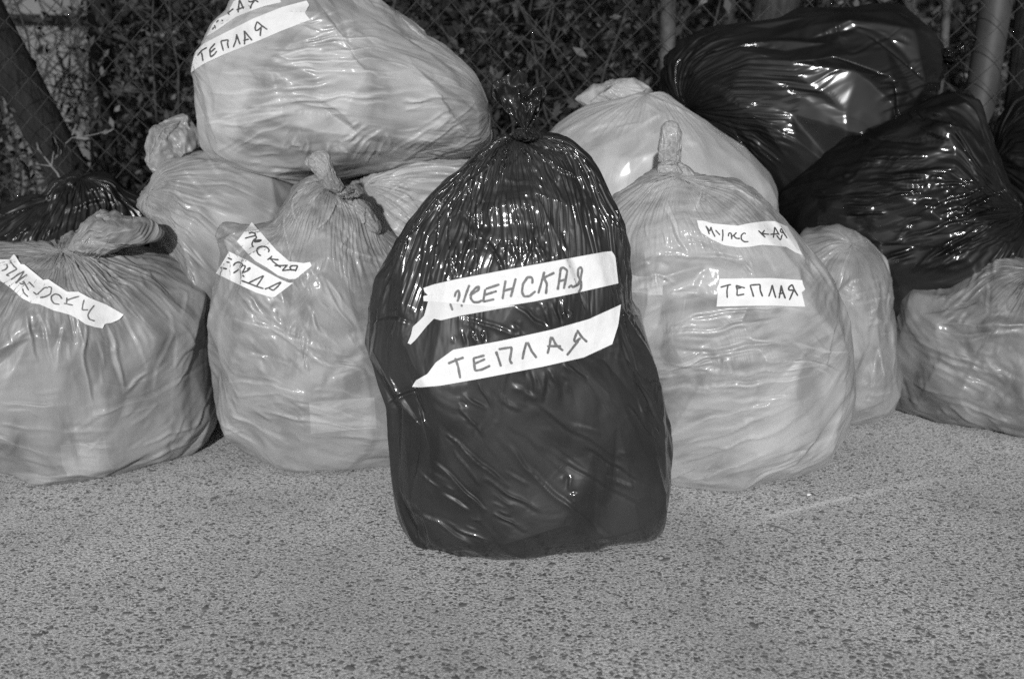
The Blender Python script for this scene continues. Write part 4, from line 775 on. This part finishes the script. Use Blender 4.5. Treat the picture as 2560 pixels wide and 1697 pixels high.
OBJ = {}; BVH = {}
for (k, nm, s), (b, X, uv, cr) in zip(jobs, res):
    if nm == 'bag_body':
        loc = (b.C[0], b.C[1], max(0.0, X[..., 2].min() if not s.get('ground') else 0.0))
        OBJ[k] = thing('garbage_bag', LABELS[k], 'garbage bag', loc, GB if 'black' in k else GP)
    V, F, U = bag_mesh(X, uv, LOC[OBJ[k].name])
    o = link(nm, mesh_np(nm, V, F, True, U), MATS[k], OBJ[k])
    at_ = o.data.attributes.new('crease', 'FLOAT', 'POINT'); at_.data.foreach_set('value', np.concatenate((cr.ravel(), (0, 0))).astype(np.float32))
    if nm == 'bag_body': BVH[k] = BVHTree.FromPolygons([Vector(x) for x in (V + LOC[OBJ[k].name])], F.tolist())
    if nm == 'bag_body': print('BAG', k, 'fit err %.4f' % b.err, 'z %.3f..%.3f' % (X[..., 2].min(), X[..., 2].max()))
for k, (nm, K, rim, Y, A) in RUFFLES.items():
    V, F = ruffle(np.array(K, float), rim, Y, A, len(k) * 1.7)
    part(nm, V, F, MATS[k], OBJ[k])
for sp in TAPES: make_tape(OBJ[sp[0]], BVH[sp[0]], sp)
# ------------------------------------------------------------------ fence
fence = thing('chain_link_fence', 'weathered chain-link fence running behind the whole heap of bags', 'fence', (0, FENCE_Y, 0))
w, x0, x1, ztop = 0.104, -3.2, 3.2, 1.55
wires = []; nz = int(ztop / (w / 2))
for k in range(int((x1 - x0) / (w / 2))):
    i = np.arange(nz + 1); x = x0 + k * w / 2 + (((i + k) % 2) * w / 2); z = i * w / 2
    ph = 1 if k % 2 == 0 else -1
    jit = perlin(np.stack((x * 2.3, z * 2.3, 0 * x + 4), -1)) * 0.02; jit2 = perlin(np.stack((x * 2.3, z * 2.3, 0 * x + 14), -1)) * 0.03
    # bends hook round the neighbouring wire: out in front at one bend, behind at the next
    y = FENCE_Y + 0.0026 * np.where((i + k) % 2 == 0, 1, -1) + jit2
    wires.append(tube(np.stack((x + jit, y, z + jit * 0.6), -1), 0.00155, 5))
V, F = join(wires); o = part('wire_mesh', V, F, M_wire, fence); o['kind'] = 'stuff'
zz = np.linspace(-0.05, 1.7, 20)
def pole(px0, py0, px1, py1, Y, rad, mat, name, parent, k=14):
    a, b_ = at(px0, py0, Y), at(px1, py1, Y); d = (b_ - a) / (b_[2] - a[2])
    P = np.array([a + d * (z - a[2]) for z in np.linspace(-0.05, 1.75, 24)])
    V, F = tube(P, rad, k); return part(name, V, F, mat, parent)
pole(2452, 240, 2490, 10, FENCE_Y + 0.06, 0.046, M_pole, 'post', fence, 20)
pole(1668, 230, 1670, 10, FENCE_Y + 0.045, 0.024, M_pole2, 'post', fence)
pole(-420, 240, -470, 10, FENCE_Y + 0.06, 0.046, M_pole, 'post', fence, 20)
p = thing('sapling_stake', 'thin pale stake standing behind the fence left of the thick grey post', 'stake', tuple(at(2362, 500, 3.35) * (1, 1, 0)))
pole(2358, 160, 2366, 20, 3.35, 0.014, M_pole2, 'stake', p, 8)

# ------------------------------------------------------------------ trees, shrubs and the pale board behind the fence
def leaves(centers, spread, n, size, r):
    c = centers[r.integers(0, len(centers), n)] + r.normal(size=(n, 3)) * spread
    a = r.normal(size=(n, 3)); a[:, 2] -= 0.3; a /= np.linalg.norm(a, axis=1)[:, None]
    b_ = np.cross(a, r.normal(size=(n, 3))); b_ /= np.linalg.norm(b_, axis=1)[:, None] + 1e-9; nn = np.cross(a, b_)
    s = (size * r.uniform(0.55, 1.35, n))[:, None]
    V = np.stack((c - a * s, c + b_ * s * 0.42 + nn * s * 0.14, c + a * s, c - b_ * s * 0.42 + nn * s * 0.14), 1).reshape(-1, 3)
    return V, np.arange(4 * n).reshape(-1, 4)
def trunk_pts(a, b_, n=14, wob=0.03, seed=0.0):
    t_ = np.linspace(0, 1, n)[:, None]; P = np.array(a) * (1 - t_) + np.array(b_) * t_
    P[:, 0] += wob * perlin(np.stack((t_[:, 0] * 3, 0 * t_[:, 0] + seed, 0 * t_[:, 0]), -1)); return P
def tree(name, label, px0, py0, px1, py1, Y, rad, mat, top=3.2, limbs=4, nl=900, leafm=None, seed=1):
    r = np.random.default_rng(seed)
    a, b_ = at(px0, py0, Y), at(px1, py1, Y); d = (b_ - a) / (b_[2] - a[2])
    base = a - d * (a[2] + 0.08); tip = a + d * (top - a[2])
    t_ = thing(name, label, 'tree', tuple(base * (1, 1, 0)))
    P = trunk_pts(base, tip, 22, rad * 0.5, seed * 1.3)
    rr = np.linspace(rad * 1.05, rad * 0.7, 22); V, F = tube(P, rr, 14)
    V = V + 0.10 * rad * perlin(V * (14, 14, 3) + seed)[:, None] * np.array((1, 0.6, 0))
    part('trunk', V, F, mat, t_)
    br, cs = [], []
    for i in range(limbs):
        s = P[r.integers(12, 21)]; e = s + np.array((r.normal() * 0.7, r.normal() * 0.4, r.uniform(0.3, 1.0)))
        Q = trunk_pts(s, e, 10, 0.1, i + seed); br.append(tube(Q, np.linspace(rad * 0.3, rad * 0.06, 10), 6)); cs += [Q[5], Q[7], Q[9]]
    if br:
        V, F = join(br); part('limbs', V, F, mat, t_)
    if nl:
        cs = np.array(cs) + 0; V, F = leaves(cs, 0.26, nl, 0.05, r)
        o = part('shade_crown', V, F, leafm or M_leafC, t_, False); o['kind'] = 'stuff'  # unseen leaves overhead, added to keep skylight off the background
    return t_
tree('leaning_tree', 'dark leaning tree trunk crossing the fence corner at the upper left', 168, 430, -34, 20, 3.32, 0.072, M_bark, seed=5)
tree('slim_tree', 'slim dark upright tree right of the pale board at the upper left', 262, 300, 252, 10, 4.2, 0.055, M_bark, seed=6)
tree('upright_tree', 'dark upright tree behind the fence right of the topmost pale bag', 1112, 250, 1114, 10, 4.0, 0.062, M_bark, seed=7)
tree('grey_tree', 'smooth grey tree trunk above the black bag that lies on its side', 1915, 120, 1938, 5, 4.3, 0.095, M_bark2, seed=8)
tree('thin_tree', 'thin grey trunk just left of the smooth grey trunk above the lying black bag', 1815, 120, 1822, 5, 4.4, 0.026, M_bark2, seed=9)
tree('bent_tree', 'slim dark bent trunk between the two pale bags at the top centre', 1268, 250, 1258, 10, 4.6, 0.035, M_bark, seed=12)
tree('corner_tree', 'dark trunk in the upper right corner beyond the thick grey post', 2560, 300, 2590, 10, 3.7, 0.07, M_bark, seed=13)

def shrub(label, px0, px1, Y, h, n, size, seed, mat=M_leafA, dep=0.35, clump=26, nst=7, zlo=0.05):
    r = np.random.default_rng(seed); xa, xb = at(px0, 500, Y)[0], at(px1, 500, Y)[0]
    t_ = thing('shrub', label, 'shrub', ((xa + xb) / 2, Y, -0.03), 'shrubs behind the fence')
    cs = np.stack((r.uniform(xa, xb, clump), r.uniform(Y - dep, Y + dep, clump), zlo + (h - zlo) * r.uniform(0, 1, clump) ** 0.85), -1)
    V, F = leaves(cs, np.array((0.09, 0.10, 0.10)), int(n * 0.8), size, r)
    V[:, 1] = np.maximum(V[:, 1], FENCE_Y + 0.03); V[:, 2] = np.maximum(V[:, 2], -0.02)
    o = part('foliage', V, F, mat, t_, False); o['kind'] = 'stuff'
    tw = []
    for i in range(nst):
        a = np.array((r.uniform(xa, xb), Y + r.normal() * 0.08, -0.05)); e = a + np.array((r.normal() * 0.25, r.normal() * 0.15, h * r.uniform(0.7, 1.1)))
        a[1] = max(a[1], FENCE_Y + 0.06); e[1] = max(e[1], FENCE_Y + 0.06)
        Q = trunk_pts(a, e, 14, 0.12, seed + i); tw.append(tube(Q, np.linspace(0.009, 0.002, 14), 5))
        for b_ in range(5):
            q = Q[r.integers(3, 13)]; e2 = q + np.array((r.normal() * 0.22, r.uniform(-0.02, 0.1), r.uniform(-0.05, 0.3)))
            tw.append(tube(trunk_pts(q, e2, 7, 0.06, i * 3.1 + b_), np.linspace(0.004, 0.0012, 7), 4))
    V, F = join(tw); V[:, 1] = np.maximum(V[:, 1], FENCE_Y + 0.02)
    o = part('stems', V, F, M_twig, t_)
shrub('small-leaved shrub between the pale board and the topmost bag, behind the fence', 280, 560, 3.75, 1.35, 3000, 0.018, 31)
shrub('sparse low shrub under the leaning trunk at the left edge', -60, 170, 3.7, 0.75, 1000, 0.022, 32)
shrub('leafy shrub left of the front black bag\'s tied mouth, behind the fence', 960, 1230, 4.1, 1.5, 2200, 0.024, 33)
shrub('leafy shrub behind the tied mouth of the front black bag', 1230, 1480, 3.9, 1.45, 2600, 0.028, 34)
shrub('leafy shrub behind the folded ear and the flaking thin post', 1470, 1720, 3.8, 1.5, 2600, 0.026, 35)
shrub('dim shrub above the lying black bag', 1720, 2130, 4.7, 1.6, 2600, 0.024, 36)
shrub('dim shrub behind the thick grey post', 2130, 2460, 4.3, 1.5, 2200, 0.022, 37)
shrub('dim shrub in the upper right corner', 2440, 2760, 4.2, 1.5, 2200, 0.022, 38)

# dense hedge that closes the view
r = np.random.default_rng(55)
hd = thing('hedge', 'tall dense dark hedge closing the view far behind the fence', 'hedge', (0, 6.6, -0.03))
cs = np.stack((r.uniform(-7, 7, 420), r.uniform(6.0, 7.2, 420), r.uniform(0.0, 3.3, 420)), -1)
V, F = leaves(cs, np.array((0.3, 0.25, 0.28)), 26000, 0.06, r)
o = part('foliage', V, F, M_leafB, hd, False); o['kind'] = 'stuff'
tw = [tube(trunk_pts((x, 6.7, -0.1), (x + r.normal() * 0.3, 6.7, 2.8), 10, 0.1, x), np.linspace(0.05, 0.02, 10), 7) for x in np.linspace(-6.8, 6.8, 26)]
V, F = join(tw); part('stems', V, F, M_bark, hd)
bx = []
def box(x0, x1, y0, y1, z0, z1):
    V = np.array([(x, y, z) for z in (z0, z1) for y in (y0, y1) for x in (x0, x1)], float)
    return V, np.array([(0, 2, 3, 1), (4, 5, 7, 6), (0, 1, 5, 4), (2, 6, 7, 3), (0, 4, 6, 2), (1, 3, 7, 5)])
wl = thing('dark_wall', 'dark wall standing beyond the hedge', 'wall', (0, 8.0, -0.03))
V, F = box(-14, 14, 7.95, 8.15, -0.05, 3.4); part('wall_face', V, F, M_soil, wl, False)

# pale board and its rail behind the left trunk
bd = thing('pale_board', 'pale upright board lit behind the leaning trunk at the upper left', 'board', tuple(at(140, 300, 4.9) * (1, 1, 0)))
a, c = at(10, 265, 4.9), at(236, -40, 4.9)
V, F = box(a[0], c[0], 4.9, 4.94, -0.05, c[2] + 0.25); part('panel', V, F, M_board, bd, False)
V, F = tube(np.array([at(-30, 46, 4.86), at(120, 48, 4.86), at(236, 52, 4.86)]), 0.02, 8); part('rail', V, F, M_bark, bd)
# bare twiggy climber in front of the board
r = np.random.default_rng(77); tw = []
cl = thing('bare_climber', 'tangle of thin bare twigs in front of the pale board', 'climber', tuple(at(130, 300, 4.6) * (1, 1, 0)))
for i in range(16):
    a = at(r.uniform(-10, 260), r.uniform(120, 330), 4.55 + r.normal() * 0.08); e = a + np.array((r.normal() * 0.22, r.normal() * 0.04, r.uniform(0.25, 0.75)))
    Q = trunk_pts(a, e, 16, 0.14, i * 1.7); tw.append(tube(Q, np.linspace(0.0045, 0.002, 16), 4))
    for j in range(4):
        q = Q[r.integers(1, 15)]; e2 = q + np.array((r.normal() * 0.16, 0, r.normal() * 0.1)); tw.append(tube(trunk_pts(q, e2, 7, 0.06, i + j * 2.2), 0.002, 4))
for i in range(6):
    a = at(20 + i * 40, 520, 4.6); a[2] = -0.05; e = at(20 + i * 42, 150, 4.6); tw.append(tube(trunk_pts(a, e, 16, 0.1, i * 3.3), np.linspace(0.009, 0.004, 16), 5))
V, F = join(tw); part('twigs', V, F, M_twig, cl)

# dried weed in front of the fence at the left, over the black bag
wd = thing('dried_weed', 'dried weed with curled pale leaves above the black bag at the left', 'weed', tuple(at(150, 440, 2.82) * (1, 1, 0)))
YW = 2.84
def stem(pts, r0, r1, Y=YW):
    P = np.array([at(x, y, Y + dz) for x, y, dz in pts]); n = 12
    d = np.linspace(0, len(P) - 1, n); P = np.stack([np.interp(d, np.arange(len(P)), P[:, k]) for k in range(3)], -1)
    return tube(P, np.linspace(r0, r1, n), 5)
g0 = at(150, 442, YW); base = [(150, 442, 0)]
ground_px = proj(np.array([[g0[0] + 0.03, YW, 0.0]]))[0]
V, F = join([stem([(ground_px[0], ground_px[1], 0), (165, 520, 0), (148, 438, 0), (129, 416, 0)], 0.004, 0.003), stem([(129, 416, 0), (120, 404, 0), (110, 391, 0)], 0.003, 0.002),
             stem([(129, 416, 0), (134, 385, 0), (138, 355, 0)], 0.003, 0.0018), stem([(129, 416, 0), (110, 413, 0), (90, 411, 0)], 0.0022, 0.0012), stem([(155, 366, 0), (168, 356, 0), (180, 345, 0)], 0.002, 0.0015),
             stem([(138, 360, 0), (148, 362, 0), (155, 366, 0)], 0.002, 0.002), stem([(180, 345, 0), (230, 338, 0), (288, 324, 0)], 0.0018, 0.001)])
part('stem', V, F, M_stem, wd)
def dry_leaf(pts, wid, curl, Y=YW - 0.01):
    n = 14; P = resample(pts, n); tg = np.gradient(P, axis=0); tg /= np.linalg.norm(tg, axis=1)[:, None]; nn = np.stack((-tg[:, 1], tg[:, 0]), -1)
    s = np.linspace(0, 1, n); w_ = wid * np.sin(np.pi * np.clip(s * 0.94 + 0.05, 0, 1)) ** 0.7 * (1 + 0.25 * np.sin(s * 17))
    rows = []
    for j in np.linspace(-1, 1, 7):
        q = P + nn * (w_ * j)[:, None]; yy = Y + curl * (j * j) * 0.03 + 0.012 * np.sin(s * 6 + j * 2)
        d = rays(q); rows.append(CP + d * (yy / d[:, 1])[:, None])
    part('leaf', np.array(rows).reshape(-1, 3), grid_faces(7, n, False), M_dryleaf, wd)
dry_leaf([(132, 342), (136, 362), (141, 385), (134, 400)], 7, -1); dry_leaf([(140, 348), (150, 362), (154, 380), (150, 392)], 6, 1.2)
dry_leaf([(180, 340), (195, 332), (208, 345), (228, 350)], 12, 0.8); dry_leaf([(246, 336), (262, 332), (276, 328), (288, 323)], 6, 1)
dry_leaf([(50, 400), (62, 410), (70, 430), (76, 452)], 6, -1.2); dry_leaf([(92, 356), (98, 372), (108, 388)], 5, 1)
dry_leaf([(76, 448), (84, 440), (96, 436)], 4, -1)
